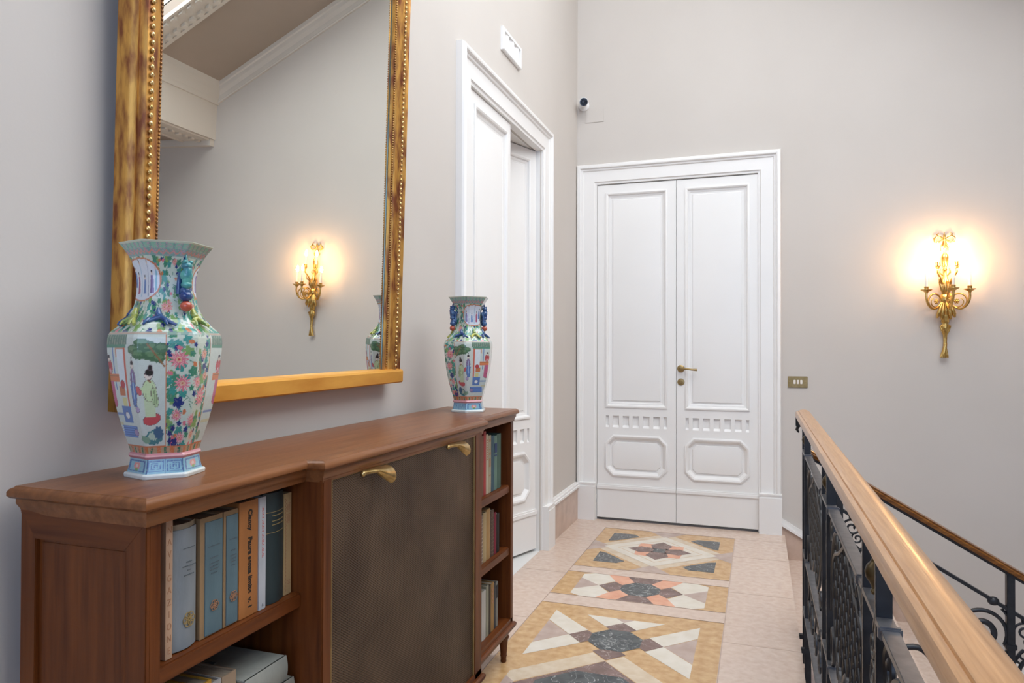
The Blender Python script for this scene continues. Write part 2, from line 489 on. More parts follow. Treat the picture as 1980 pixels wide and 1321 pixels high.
# stairs going down along the end wall
m = MB()
for k in range(9):
    x0 = 1.445 + k * .285; zt = -.165 * (k + 1)
    m.box(x0 - .0, x0 + .285 + .02, -1.74, 0, zt - .035, zt)
    m.box(x0, x0 + .285, -1.72, 0, zt - .35, zt - .03)
m.box(4.01, 5.0, -1.74, 0, -1.85, -1.65)
struct(m, 'floor_stairs', PINK, 'pink marble stair flight descending along the end wall', 'stairs')
m = MB()
sl = -.58
def sk(x): return .107 + sl * (x - 1.427)
m.prism([(1.426, sk(1.426) - .045), (4.1, sk(4.1) - .045), (4.1, sk(4.1) - .7), (1.445, sk(1.426) - .7), (1.445, 0), (1.426, 0)], -.018, 0, 'y')
struct(m, 'baseboard_stairs', PINK_D, 'brownish stone base stepping down beside the stairs', 'baseboard')
m = MB()
m.prism([(1.426, sk(1.426)), (4.1, sk(4.1)), (4.1, sk(4.1) - .034), (1.426, sk(1.426) - .034)], -.026, 0, 'y')
m.prism([(1.426, sk(1.426) - .03), (4.1, sk(4.1) - .03), (4.1, sk(4.1) - .048), (1.426, sk(1.426) - .048)], -.034, 0, 'y')
struct(m, 'trim_4', WHITE, 'white moulding capping the sloping stone base', 'trim')
m = MB(); m.box(0, .02, -.785, 0, 0, .235); m.box(0, .02, -7.5, -2.256, 0, .235)
struct(m, 'baseboard_left', PINK_D, 'brownish pink stone base of the left wall', 'baseboard')
m = MB()
for a, b in ((-.785, 0), (-7.5, -2.256)):
    m.box(0, .026, a, b, .235, .262); m.box(0, .034, a, b, .235, .248); m.box(0, .016, a, b, .262, .272)
struct(m, 'trim_5', WHITE, 'white moulding capping the left stone base', 'trim')

# door casings
CAS = [(0, 0), (0, .030), (.006, .040), (.020, .045), (.028, .042), (.034, .030), (.044, .028), (.050, .020), (.128, .020), (.134, .012), (.146, .010), (.150, -.03)]
def casing(n, a0, a1, h, fn, label):
    mb = MB()
    mb.rings([(a1, 0), (a1, h), (a0, h), (a0, 0)], CAS, fn, cap=False, closed=False)
    for s, e in ((a0, 1), (a1, -1)):
        q = sorted((s - .004 * e, s + e * .142))
        for d, z0, z1 in ((.052, 0, .245), (.046, .245, .262), (.050, .262, .272)):
            P = [fn(a, z, k) for z in (z0, z1) for k in (0, d) for a in q]
            mb.add(P, [(0, 2, 3, 1), (4, 5, 7, 6), (0, 1, 5, 4), (1, 3, 7, 5), (3, 2, 6, 7), (2, 0, 4, 6)])
    return struct(mb, n, WHITE, label, 'door casing', smooth=30)
casing('trim_6', 0.004, 1.423, 2.612, END, 'white moulded casing round the closed double door')
casing('trim_7', -2.256, -.783, 2.632, LEFT, 'white moulded casing round the ajar left door')

# door leaves
def leaf_mesh(w, h, xf):
    mb = MB(xf)
    fn = lambda a, b, k: (a, -k, b)
    T = .045; rc = -.014
    mb.box(0, w, -rc, T, 0, h)
    so, st = .064, .064
    O = [(.81, h - .062), (.66, .745), (.31, .60)]
    for z0, z1 in ((0, .31), (.60, .66), (.745, .81), (h - .062, h)):
        mb.box(so, w - so, 0, -rc, z0, z1)
    mb.box(0, so, 0, -rc, 0, h); mb.box(w - so, w, 0, -rc, 0, h)
    # tall panel
    P1 = [(-.004, .0), (-.004, .007), (.006, .010), (.014, .006), (.018, -.004), (.026, -.006), (.034, -.012), (.046, -.013), (.050, -.006), (.062, -.004)]
    a0, a1 = so, w - so
    mb.rings([(a0, .81), (a1, .81), (a1, h - .062), (a0, h - .062)], P1, fn)
    # dentil row
    n = 6; p = (a1 - a0) / n
    for i in range(n):
        c = a0 + p * (i + .5)
        mb.box(c - .0135, c + .0135, -.0, -rc, .66, .745)
        mb.box(c + .0135, c + p - .0135, -rc * .75, -rc, .66, .67)
        for q0_, q1_ in ((c + .0135, min(c + p - .0135, a1)),) + (((a0, c - .0135),) if i == 0 else ()):
            mb.add([(q0_, 0, .66), (q1_, 0, .66), (q1_, -rc, .676), (q0_, -rc, .676)], [(0, 1, 2, 3)])
            mb.add([(q0_, -.002, .747), (q1_, -.002, .747), (q1_, -rc, .741), (q0_, -rc, .741)], [(0, 1, 2, 3)])
    # octagonal panel
    c = .055
    O8 = [(a0 + c, .31), (a1 - c, .31), (a1, .31 + c), (a1, .60 - c), (a1 - c, .60), (a0 + c, .60), (a0, .60 - c), (a0, .31 + c)]
    for q in ([(a0, .31), (a0 + c, .31), (a0, .31 + c)], [(a1, .31), (a1, .31 + c), (a1 - c, .31)], [(a1, .60), (a1 - c, .60), (a1, .60 - c)], [(a0, .60), (a0, .60 - c), (a0 + c, .60)]):
        mb.prism(q, 0, -rc, 'y')
    P2 = [(-.006, .0), (-.006, .008), (.004, .012), (.014, .008), (.020, -.002), (.032, -.012), (.044, -.013), (.050, -.005), (.062, -.003)]
    mb.rings(O8, P2, fn)
    # kick board
    mb.box(0, w, -.008, 0, .0, .215); mb.box(0, w, -.016, 0, .212, .232); mb.box(0, w, -.010, 0, .232, .242)
    return mb
def door_leaf(parent, w, h, xf, extra=None):
    return leaf_mesh(w, h, xf).build('leaf', WHITE, parent, smooth=25)
d2 = thing('door_2', 'closed white panelled double door in the end wall', 'door', (.72, 0, 0)); d2['kind'] = 'structure'
wl = .5645
ml = door_leaf(d2, .5685, 2.44, Matrix.Translation((.1545, 0.0, .018)))
mr_ = door_leaf(d2, .5555, 2.44, Matrix.Translation((.7255, 0.0, .018)))
m = MB()
m.lathe([(0, 0), (.026, 0), (.026, .004), (.020, .009), (.012, .010), (.010, .04), (.0, .041)], (.757, 0, 1.113), (0, -1, 0), 20)
m.tube([(.757, -.036, 1.113), (.775, -.042, 1.114), (.80, -.043, 1.113), (.835, -.042, 1.108), (.872, -.041, 1.106)], [.009, .009, .0075, .007, .0085], 10)
hd = m.build('door_handle', BRASS_D, mr_, 40); hd['label'] = 'aged brass lever handle'
m = MB()
m.lathe([(0, 0), (.025, 0), (.024, .004), (.012, .006), (.010, .009), (0, .009)], (.757, 0, 1.018), (0, -1, 0), 20)
kh = m.build('keyhole_rosette', BRASS_D, mr_, 40); kh['label'] = 'round brass keyhole rosette'

d1 = thing('door_1', 'white panelled double door in the left wall, far leaf ajar', 'door', (-.02, -1.5, 0)); d1['kind'] = 'structure'
# near leaf closed, far leaf hinged at the far jamb and swung 19 degrees away
X1 = Matrix.Translation((-.004, DW[0] + .004, .018)) @ Matrix.Rotation(PI / 2, 4, 'Z')
door_leaf(d1, .592, 2.462, X1)
th = math.radians(19)
h0 = Vector((-.03, DW[1] - .006, .018)); dr = Vector((-math.sin(th), -math.cos(th), 0)); wd_ = .556
s0 = h0 + dr * wd_
X2 = Matrix.Translation(s0) @ Matrix.Rotation(math.atan2(-dr.y, -dr.x), 4, 'Z')
door_leaf(d1, wd_, 2.462, X2)
m = MB(); m.box(-.2, -.005, DW[0] - .0, DW[0] + .003, 0, DW[2]); m.box(-.2, -.005, DW[1] - .003, DW[1], 0, DW[2]); m.box(-.2, -.05, DW[0], DW[1], DW[2] - .003, DW[2])
struct(m, 'trim_8', WHITE, 'white jamb lining of the left doorway', 'trim')

# ------------------------------------------------------------------ bookcase
ZT = 1.007
YL, YR = -4.265, -2.428            # body ends
ML, MR = -3.839, -2.902            # projecting middle section
XB, XF, XM = .050, .335, .385      # back, side fronts, middle front
bc = thing('low_bookcase', 'long walnut-brown bookcase with a metal mesh door in its projecting middle', 'bookcase', (.2, -3.35, 0))
m = MB()
e = .021
TOPO = [(.034, YL - e + .006), (XF + e, YL - e), (XF + e, ML - e + .004), (XM + e - .006, ML - e + .004), (XM + e - .006, MR + e), (XF + e, MR + e + .03), (XF + e, YR + e - .008), (.030, YR + e - .008)]
m.rings(TOPO, [(.030, .958), (.016, .958), (.015, .966), (.013, .970), (.010, .976), (.010, .984), (.004, .986), (0, .990), (0, .997), (.003, 1.002), (.008, 1.0045), (.010, ZT)],
        lambda a, b, h: (a, b, h), capfirst=True)
m.build('top', OAK_TOP, bc, smooth=35)
# carcass: end boards, dividers, back
m = MB(); m.box(XB, XB + .012, YL + .01, YR - .01, .15, .965); m.build('back_panel', OAK_IN, bc)
def end_board(name, y0, y1, outer):
    mb = MB()
    ys = y0 if outer < 0 else y1
    mb.box(XB, XF, y0 + (.008 if outer < 0 else 0), y1 - (.008 if outer > 0 else 0), .15, .965)
    d0, d1 = (y0, y0 + .009) if outer < 0 else (y1 - .009, y1)
    mb.bbox(XB, XB + .036, d0, d1, .15, .965, .0015); mb.bbox(XF - .044, XF, d0, d1, .15, .965, .0015)
    xq = .060
    for q in ([(XB, .965), (XF, .965), (XF - .044, .917), (XB + .036, .917)], [(XB, .15), (XF, .15), (XF - .044, .20), (XB + .036, .20)]):
        m2 = MB(); m2.prism(q, d0 - .0005, d1 + .0005, 'y'); m2.build('side_rail', OAK_X, bc)
    # raised inner panel
    f = (lambda a, b, h: (a, y0 + .009 - h, b)) if outer < 0 else (lambda a, b, h: (a, y1 - .009 + h, b))
    mb.rings([(XB + .040, .204), (XF - .048, .204), (XF - .048, .913), (XB + .040, .913)], [(0, -.003), (.003, .002), (.008, .0035), (.012, .003)], f)
    return mb.build(name, OAK_Z, bc, smooth=25)
end_board('side_panel', YL, YL + .030, -1)
end_board('side_panel', YR - .028, YR, 1)
for y0, y1 in ((ML, ML + .032), (MR - .056, MR)):
    m = MB(); m.box(XB, XM - .004, y0, y1, .13, .965); m.bbox(XM - .012, XM, y0 - .0015, y1 + .0015, .13, .965, .003)
    m.build('divider', OAK_Z, bc, smooth=25)
m = MB(); m.bbox(XF - .03, XF - .004, YL + .03, ML, .960, .966, .002); m.bbox(XF - .03, XF - .004, MR, YR - .028, .960, .966, .002)
m.bbox(XM - .03, XM, ML, MR, .962, .972, .002)
m.build('top_rail', OAK_Y, bc, smooth=25)
for a, b, zs in ((YL + .03, ML, (.712, .450)), (MR, YR - .028, (.700, .450))):
    for z in zs:
        m = MB(); m.bbox(XB + .01, XF - .012, a - .001, b + .001, z - .028, z, .001); m.bbox(XF - .016, XF - .006, a, b, z - .030, z + .001, .003)
        m.build('shelf', OAK_Y, bc, smooth=25)
m = MB(); m.box(XB, XF, YL, YR, .145, .163); m.box(XF - .05, XM, ML, MR, .135, .163)
m.build('bottom_board', OAK_Y, bc)
m = MB()
BO = [(.03, YL - .012), (XF + .012, YL - .012), (XF + .012, ML - .012), (XM + .012, ML - .012), (XM + .012, MR + .012), (XF + .012, MR + .012), (XF + .012, YR + .012), (.03, YR + .012)]
m.rings(BO, [(.012, .118), (.004, .122), (0, .130), (0, .138), (.006, .144), (.014, .146)], lambda a, b, h: (a, b, h), capfirst=True)
m.build('base_moulding', OAK_Y, bc, smooth=30)
def leg(x, y):
    mb = MB()
    mb.lathe([(0, 0), (.010, 0), (.012, .004), (.011, .016), (.0125, .024), (.014, .027), (.0125, .031), (.0175, .088), (.021, .096), (.0235, .101), (.021, .106), (.017, .109), (.019, .113), (.019, .120), (0, .121)], (x, y, 0), seg=20)
    return mb.build('leg', OAK_Z, bc, smooth=45)
for x, y in ((XF - .02, YR - .055), (XF - .02, YL + .04), (XM - .03, ML + .03), (XM - .03, MR - .03), (.06, YR - .055), (.06, YL + .04)): leg(x, y)
# mesh door
MESHM = bpy.data.materials.new('brown_metal_mesh'); MESHM.use_nodes = True
N, L = tree(MESHM); b = N['Principled BSDF']
tc = N.new('ShaderNodeTexCoord'); outs = []
sp_ = N.new('ShaderNodeSeparateXYZ'); L.new(tc.outputs['Object'], sp_.inputs[0])
for sg_ in (1, -1):
    m1 = N.new('ShaderNodeMath'); m1.operation = 'MULTIPLY'; m1.inputs[1].default_value = sg_ * 1.5; L.new(sp_.outputs['Z'], m1.inputs[0])
    m2 = N.new('ShaderNodeMath'); m2.operation = 'ADD'; L.new(sp_.outputs['Y'], m2.inputs[0]); L.new(m1.outputs[0], m2.inputs[1])
    m3 = N.new('ShaderNodeMath'); m3.operation = 'MULTIPLY'; m3.inputs[1].default_value = 2 * PI / .0092; L.new(m2.outputs[0], m3.inputs[0])
    m4 = N.new('ShaderNodeMath'); m4.operation = 'SINE'; L.new(m3.outputs[0], m4.inputs[0])
    outs.append(m4)
mx = N.new('ShaderNodeMath'); mx.operation = 'MAXIMUM'; L.new(outs[0].outputs[0], mx.inputs[0]); L.new(outs[1].outputs[0], mx.inputs[1])
nz = N.new('ShaderNodeTexNoise'); nz.inputs['Scale'].default_value = 5; nz.inputs['Detail'].default_value = 5
L.new(tc.outputs['Object'], nz.inputs['Vector'])
rp = N.new('ShaderNodeValToRGB'); rp.color_ramp.elements[0].position = .3; rp.color_ramp.elements[0].color = (.085, .048, .028, 1)
rp.color_ramp.elements[1].position = .7; rp.color_ramp.elements[1].color = (.20, .130, .082, 1)
L.new(nz.outputs['Fac'], rp.inputs[0])
rp2 = N.new('ShaderNodeValToRGB'); rp2.color_ramp.elements[0].position = .15; rp2.color_ramp.elements[0].color = (.2, .2, .2, 1)
rp2.color_ramp.elements[1].position = .75; rp2.color_ramp.elements[1].color = (1, 1, 1, 1)
L.new(mx.outputs[0], rp2.inputs[0])
mm = N.new('ShaderNodeMix'); mm.data_type = 'RGBA'; mm.blend_type = 'MULTIPLY'; mm.inputs['Factor'].default_value = 1
L.new(rp.outputs[0], mm.inputs['A']); L.new(rp2.outputs[0], mm.inputs['B']); L.new(mm.outputs['Result'], b.inputs['Base Color'])
bp = N.new('ShaderNodeBump'); bp.inputs['Strength'].default_value = .5; bp.inputs['Distance'].default_value = .002
L.new(mx.outputs[0], bp.inputs['Height']); L.new(bp.outputs[0], b.inputs['Normal'])
b.inputs['Metallic'].default_value = .7; b.inputs['Roughness'].default_value = .42
m = MB(); y0, y1 = ML + .034, MR - .058
m.box(XM - .014, XM - .007, y0 + .004, y1 - .004, .155, .957)
dr_ = m.build('mesh_door', MESHM, bc)
dr_['label'] = 'dark brown metal mesh door'
m = MB()
m.rings([(y0, .150), (y1, .150), (y1, .961), (y0, .961)], [(0, -.014), (0, -.003), (.0015, -.002), (.004, -.002), (.0055, -.004), (.0055, -.010)], lambda a, b, h: (XM + h, a, b), cap=False)
m.build('door_frame', BRASS_D, dr_)
# two flared brass pulls hooked over the top edge
for yc in (-3.625, -3.135):
    m = MB(); n = 22; rows = []
    for i in range(n + 1):
        t = i / n
        yy = yc - .058 + .118 * t
        wv_ = .006 + .020 * max(0, (t - .42) / .58) ** .8            # drop of the curled lip
        pr = .010 + .018 * min(1, max(0, (t - .05) / .55))
        zc = .958 - .004 * t
        row = []
        for j in range(9):
            a = PI * (-.15 + 1.05 * j / 8)
            row.append((XM - .002 + pr * math.sin(max(a, 0) * .9) + .004, yy, zc - wv_ * (1 - math.cos(a)) * .9 + .002))
        rows.append(row)
    vs = [p for r in rows for p in r] + [(p[0] - .0022, p[1], p[2] - .0015) for r in rows for p in r]
    fs = []; off = (n + 1) * 9
    for i in range(n):
        for j in range(8):
            a = i * 9 + j; fs.append((a, a + 1, a + 10, a + 9)); fs.append((off + a, off + a + 9, off + a + 10, off + a + 1))
    for i in range(n):
        for j in (0, 8):
            a = i * 9 + j; fs.append((a, a + 9, off + a + 9, off + a))
    for i in (0, n):
        for j in range(8):
            a = i * 9 + j; fs.append((a, off + a, off + a + 1, a + 1))
    m.add(vs, fs)
    m.ball((XM + .006, yc - .060, .952), .007, 12)
    h = m.build('handle', BRASS, dr_, smooth=50); h['label'] = 'flared brass pull'

# ------------------------------------------------------------------ books
def text_obj(txt, size, material, parent, M4, name='lettering', ext=.0002, sx=1.0, bold=0.0):
    cu = bpy.data.curves.new('txt', 'FONT'); cu.body = txt; cu.size = size; cu.extrude = ext; cu.align_x = 'CENTER'; cu.align_y = 'CENTER'; cu.offset = bold
    ob = bpy.data.objects.new('txt', cu); COL.objects.link(ob)
    bpy.context.view_layer.update()
    me = bpy.data.meshes.new_from_object(ob.evaluated_get(bpy.context.evaluated_depsgraph_get()))
    bpy.data.objects.remove(ob); bpy.data.curves.remove(cu)
    o_ = ORI[parent.name]
    me.transform(M4 @ Matrix.Diagonal((sx, 1, 1, 1)))
    me.transform(Matrix.Translation(-o_))
    me.materials.clear(); me.materials.append(material)
    o = bpy.data.objects.new(name, me); COL.objects.link(o); o.parent = parent; ORI[o.name] = o_
    return o

INK = mat('dark_ink', (.02, .014, .01), rough=.7)
REDINK = mat('red_ink', (.50, .10, .08), rough=.7)
GOLDINK = mat('gold_tooling', (.42, .30, .12), rough=.45, metal=.4)
TANINK = mat('brown_ink', (.34, .17, .09), rough=.7)
GREYINK = mat('grey_ink', (.10, .12, .13), rough=.7)
def cloth(name, c, d=.82, rough=.65):
    c = tuple(v * .74 for v in c)
    return mat(name, tuple(v * d for v in c), c, scale=30, rough=rough, stretch=(1, 1, .3), bump=.1, bscale=300)
SPX = (0, 0, 1)
def spineM(x, y, z, vert=0):
    """text facing +x; vert=0 reads along +y, 1 reads downward, """
    if vert == 0: B = Matrix(((0, 0, 1, x), (1, 0, 0, y), (0, 1, 0, z), (0, 0, 0, 1)))
    else: B = Matrix(((0, 0, 1, x), (0, 1, 0, y), (-1, 0, 0, z), (0, 0, 0, 1)))
    return B
def book(y0, y1, z0, z1, cover, label, group, xf=.31, depth=.17, round_=.25, name='book', lean=0.0, spine_mat=None):
    """book standing upright with its spine toward +x"""
    w = y1 - y0; yc = (y0 + y1) / 2
    z0 += .0012; z1 += .0012
    t = thing(name, label, 'book', (xf - depth / 2, yc, z0), group)
    xf4 = None
    if lean:
        xf4 = Matrix.Translation((0, y0, z0)) @ Matrix.Rotation(lean, 4, 'X') @ Matrix.Translation((0, -y0, -z0))
    c = min(.003, w * .14)
    m = MB(xf4)
    n = 8
    sp = [(xf - w * round_ * (1 - math.cos(PI / 2 * (2 * k / n - 1))) * 1.0, y0 + w * k / n) for k in range(n + 1)]
    xb = xf - depth
    inner = [(max(p[0] - c * 1.2, xb), min(max(p[1], y0 + c), y1 - c)) for p in sp]
    out = [(xb, y0)] + sp + [(xb, y1), (xb, y1 - c)] + inner[::-1] + [(xb, y0 + c)]
    m.prism(out, z0, z1)
    m.build('cover', cover, t, smooth=30)
    m = MB(xf4); q = .0035
    m.prism([(xb + .004, y0 + c)] + [(p[0] - .0008, p[1]) for p in inner] + [(xb + .004, y1 - c)], z0 + q * .5, z1 - q)
    m.build('pages', PAPER, t)
    return t
def bands(t, x, y0, y1, L, material, r=.0005, name='gold_rule', bulge=0):
    for z, a, b, hgt in L:
        m = MB(); w = y1 - y0
        m.box(x - .0006 - bulge * w, x + .0005, y0 + a * w, y0 + b * w, z - hgt / 2, z + hgt / 2)
        m.build(name, material, t)
G1 = 'books on the upper left shelf'
zs = .712
t = book(-4.206, -4.191, zs, .9535, cloth('pale_tan_cover', (.66, .42, .27)), 'thin pale tan book lettered NAVIGAZIONE at the left end of its shelf', G1, .3175, round_=.05)
for i, ch in enumerate('NAVIGAZIONE'):
    text_obj(ch, .0165, TANINK, t, spineM(.3177, -4.1985, .935 - i * .0208), sx=.8)
t = book(-4.189, -4.124, zs, .936, cloth('cream_board', (.44, .36, .24)), 'thick pale grey-blue book with a round emblem on its spine', G1, .312, round_=.16)
GB = cloth('grey_blue_cloth', (.30, .335, .36)); TE = cloth('teal_cloth', (.135, .22, .25)); TANB = cloth('tan_slipcase', (.40, .25, .12))
def cpanel(t, x, y0, y1, z0, z1, material, rr):
    m = MB(); n = 8; w = y1 - y0
    sp = [(x - w * rr * (1 - math.cos(PI / 2 * (2 * k / n - 1))), y0 + w * k / n) for k in range(n + 1)]
    m.prism(sp + [(p[0] - .004, p[1]) for p in sp[::-1]], z0, z1)
    return m.build('spine_label', material, t, smooth=40)
cpanel(t, .3145, -4.188, -4.125, zs + .003, .928, GB, .14)
def lines(t, x, yc, L, material=GREYINK):
    for z, w, hgt in L:
        m = MB(); k = max(3, int(w / .0035))
        for i in range(k):
            a = yc - w / 2 + w * i / k
            m.box(x, x + .0004, a, a + w / k * .7, z - hgt / 2, z + hgt / 2)
        m.build('printed_line', material, t)
def emblem(t, x, yc, zc, r, material=GOLDINK):
    m = MB()
    for k in range(6):
        a = k * PI / 3
        cyy, czz = yc + r * .55 * math.cos(a), zc + r * .55 * math.sin(a)
        P = [(x + .0004, cyy + r * .42 * math.cos(j * PI / 6), czz + r * .42 * math.sin(j * PI / 6)) for j in range(12)]
        m.tube(P, r * .07, 4, closed=True)
    m.tube([(x + .0004, yc + r * .22 * math.cos(j * PI / 5), zc + r * .22 * math.sin(j * PI / 5)) for j in range(10)], r * .09, 4, closed=True)
    m.build('emblem', material, t)
lines(t, .3147, -4.150, [(.893, .028, .0014)]); lines(t, .3147, -4.150, [(.868, .014, .002), (.861, .032, .002), (.853, .010, .002), (.845, .024, .002)])
emblem(t, .3147, -4.150, .765, .014)
for a, b, lab, nm in ((-4.118, -4.0605, 'blue-grey teal book in a tan slipcase, the wider of two', 'w'), (-4.0575, -4.0185, 'blue-grey teal book in a tan slipcase, the narrower of two', 'n')):
    t = book(a, b, zs, .934, TANB, lab, G1, .310, round_=.02)
    cpanel(t, .3125, a + (.011 if nm == 'w' else .006), b - .002, zs + .004, .926, TE, .03)
    yc = (a + b) / 2 + .004; w = b - a
    lines(t, .3131, yc, [(.880, w * .55, .0012), (.858, w * .35, .0016), (.848, w * .45, .0016), (.842, w * .40, .0016), (.836, w * .4, .0016), (.829, w * .3, .0016)], REDINK if 0 else GREYINK)
    emblem(t, .3131, yc, .768, .0105, TANINK)
t = book(-4.0165, -3.9605, zs, .942, cloth('orange_cover', (.52, .20, .055), rough=.5), 'thick orange book with a black title running down its spine', G1, .312, round_=.02)
text_obj('Clancy   Paura senza limite  v. 1', .0158, INK, t, spineM(.3124, -3.986, .827, 1), sx=.98, ext=.0003, bold=.0005)
t = book(-3.9595, -3.9395, zs, .942, cloth('white_cover', (.66, .68, .70), rough=.45), 'narrow white book with faint red lettering on its spine', G1, .314, round_=.02)
m = MB()
for k in range(34):
    if k % 9 != 8: m.box(.3138, .3143, -3.949 - .0022, -3.949 + .0022 * (1 if k % 3 else .2), .922 - k * .0031, .9238 - k * .0031)
m.build('faint_lettering', REDINK, t)
text_obj('A', .008, GREYINK, t, spineM(.3144, -3.949, .722))
t = book(-3.938, -3.871, zs, .944, cloth('dark_teal_cloth', (.030, .050, .052), rough=.45), 'thick dark green-black book with gold rules across its spine', G1, .314, round_=.14)
for z, a, b in ((.905, .03, .97), (.897, .3, .9), (.886, .3, .92), (.878, .3, .9), (.862, .03, .97)):
    m = MB(); y0 = -3.938; w = .067
    P = []
    for k in range(9):
        u = a + (b - a) * k / 8
        P.append((.3143 - w * .14 * (1 - math.cos(PI / 2 * (2 * u - 1))), y0 + w * u, z))
    m.tube(P, .0006 if a < .1 else .0009, 4); m.build('gold_rule', GOLDINK, t)
t = book(-3.869, -3.8435, zs, .932, cloth('ornate_tan', (.62, .42, .20)), 'tan book with an ornamental brown border at the right end of its shelf', G1, .306, round_=.02)
m = MB()
yl, yr = -3.866, -3.8465
for j in range(26):
    z = .72 + j * .0078
    m.tube([(.3064, yl + .001, z), (.3064, yl + .0035, z + .0039), (.3064, yl + .001, z + .0078)], .0005, 4)
for z0, z1 in ((.893, .912), (.868, .888), (.735, .743)):
    m.box(.306, .3064, yl + .007, yr - .001, z0, z0 + .0012); m.box(.306, .3064, yl + .007, yr - .001, z1 - .0012, z1)
    for k in range(3): m.box(.306, .3064, yl + .008 + k * .0035, yl + .0095 + k * .0035, z0 + .003, z1 - .003)
m.build('ornament', TANINK, t)
G2 = 'books on the lower left shelf'
zs = .450
for a, b, z1, c, lab in ((-4.225, -4.195, .60, (.10, .05, .03), 'dark brown book at the left end of the lower left shelf'),
                         (-4.193, -4.150, .59, (.16, .20, .22), 'grey-blue book on the lower left shelf'),
                         (-4.148, -4.110, .605, (.06, .04, .035), 'blackish book beside the yellow one on the lower left shelf'),
                         (-4.108, -4.076, .622, (.68, .36, .04), 'bright yellow book on the lower left shelf'),
                         (-4.072, -4.050, .613, (.62, .60, .57), 'white-spined book between the yellow and the beige one'),
                         (-4.047, -4.008, .612, (.52, .37, .24), 'pinkish beige book beside the pile of grey books')):
    book(a, b, zs, z1, cloth('cover', c), lab, G2, .300, round_=.04)
def flat_book(x0, x1, y0, y1, z0, z1, cover, label, group, rot=0):
    c = ((x0 + x1) / 2, (y0 + y1) / 2, z0)
    t = thing('book', label, 'book', c, group)
    xf = Matrix.Translation(c) @ Matrix.Rotation(rot, 4, 'Z') @ Matrix.Translation([-q for q in c])
    h = z1 - z0
    m = MB(xf); m.bbox(x0, x1, y0, y1, z0, z0 + .003, .001); m.bbox(x0, x1, y0, y1, z1 - .003, z1, .001)
    P = [(x1 + .004 * math.sin(PI * k / 8), z0 + h * k / 8) for k in range(9)]
    m.prism(P + [(x1 - .004, z1), (x1 - .004, z0)], y0, y1, 'y')
    m.build('cover', cover, t, smooth=30)
    m = MB(xf); m.box(x0 + .003, x1 - .003, y0 + .003, y1 - .003, z0 + .003, z1 - .003); m.build('pages', PAPER, t)
    return t
LG = cloth('light_grey_paper', (.40, .41, .36)); LG2 = cloth('grey_beige_paper', (.38, .36, .30))
flat_book(.14, .318, -4.000, -3.858, .4525, .488, LG2, 'grey-beige book lying at the bottom of the pile of three', G2)
flat_book(.15, .320, -4.000, -3.852, .489, .535, LG2, 'grey-beige book lying in the middle of the pile of three', G2, .0)
t = flat_book(.14, .316, -4.003, -3.872, .536, .588, LG, 'pale grey book lying on top of the pile of three', G2, .0)
m = MB(); m.tube([(.19 + .012 * math.cos(k), -3.965 + .012 * math.sin(k * 1.3), .5884) for k in range(12)], .0015, 4); m.build('printed_mark', GREYINK, t)
G3 = 'books on the upper right shelf'
zs = .700
for a, b, z1, c, lab in ((-2.745, -2.719, .915, (.10, .05, .035), 'dark book half hidden at the left end of the upper right shelf'),
                         (-2.717, -2.692, .925, (.22, .10, .06), 'brown book left of the red one on the upper right shelf'),
                         (-2.690, -2.667, .939, (.52, .055, .055), 'tall red book on the upper right shelf'),
                         (-2.665, -2.644, .925, (.62, .55, .40), 'cream book right beside the tall red one'),
                         (-2.642, -2.612, .918, (.50, .42, .28), 'cream book with brown marks down its spine'),
                         (-2.610, -2.580, .914, (.045, .115, .16), 'dark blue-teal book on the upper right shelf'),
                         (-2.578, -2.548, .910, (.16, .27, .22), 'green book with a blue label on its spine'),
                         (-2.546, -2.500, .913, (.085, .16, .12), 'dark green book at the right end of the upper right shelf')):
    t = book(a, b, zs, z1, cloth('cover', c), lab, G3, .310, round_=.05)
    yc = (a + b) / 2; w = b - a
    if c[0] == .50:
        for z0, z1_ in ((.895, .905), (.865, .868), (.845, .855), (.80, .832), (.765, .77)):
            m = MB(); m.box(.3098, .3104, yc - w * .28, yc + w * .2, z0, z1_); m.build('printed_line', TANINK, t)
    if c[0] == .62:
        m = MB()
        for k in range(9): m.box(.3098, .3104, yc - w * .22, yc + w * .22, .83 + k * .009, .834 + k * .009)
        m.build('printed_line', TANINK, t)
    if c[0] == .16:
        m = MB(); m.box(.3097, .3105, yc - w * .42, yc + w * .42, .845, .882); m.box(.3097, .3105, yc - w * .42, yc + w * .42, .832, .838)
        o = m.build('spine_label', cloth('blue_label', (.03, .06, .17)), t)
G4 = 'books on the middle right shelf'
zs = .450
for a, b, z1, c, lab in ((-2.760, -2.730, .60, (.16, .10, .07), 'brown book hidden at the left end of the middle right shelf'),
                         (-2.728, -2.692, .63, (.30, .22, .16), 'mottled brown and cream book on the middle right shelf'),
                         (-2.690, -2.657, .634, (.55, .40, .20), 'pale tan book next to the mottled one'),
                         (-2.655, -2.618, .640, (.52, .30, .11), 'wide orange-tan book on the middle right shelf'),
                         (-2.615, -2.578, .627, (.13, .075, .05), 'dark brown book with ribbed spine on the middle right shelf'),
                         (-2.576, -2.552, .610, (.26, .012, .035), 'crimson book on the middle right shelf'),
                         (-2.550, -2.516, .600, (.012, .008, .008), 'black book at the right end of the middle right shelf')):
    t = book(a, b, zs, z1, cloth('cover', c), lab, G4, .310, round_=.08)
    if c[0] in (.30, .13):
        m = MB(); w = b - a
        for k in range(12): m.tube([(.3095 - w * .05, a + .003, zs + .012 + k * .014), (.3108, (a + b) / 2, zs + .012 + k * .014), (.3095 - w * .05, b - .003, zs + .012 + k * .014)], .0016, 5)
        m.build('spine_rib', cloth('rib', (c[0] * 1.5, c[1] * 1.5, c[2] * 1.5)), t)
G5 = 'books on the bottom right shelf'
zs = .163
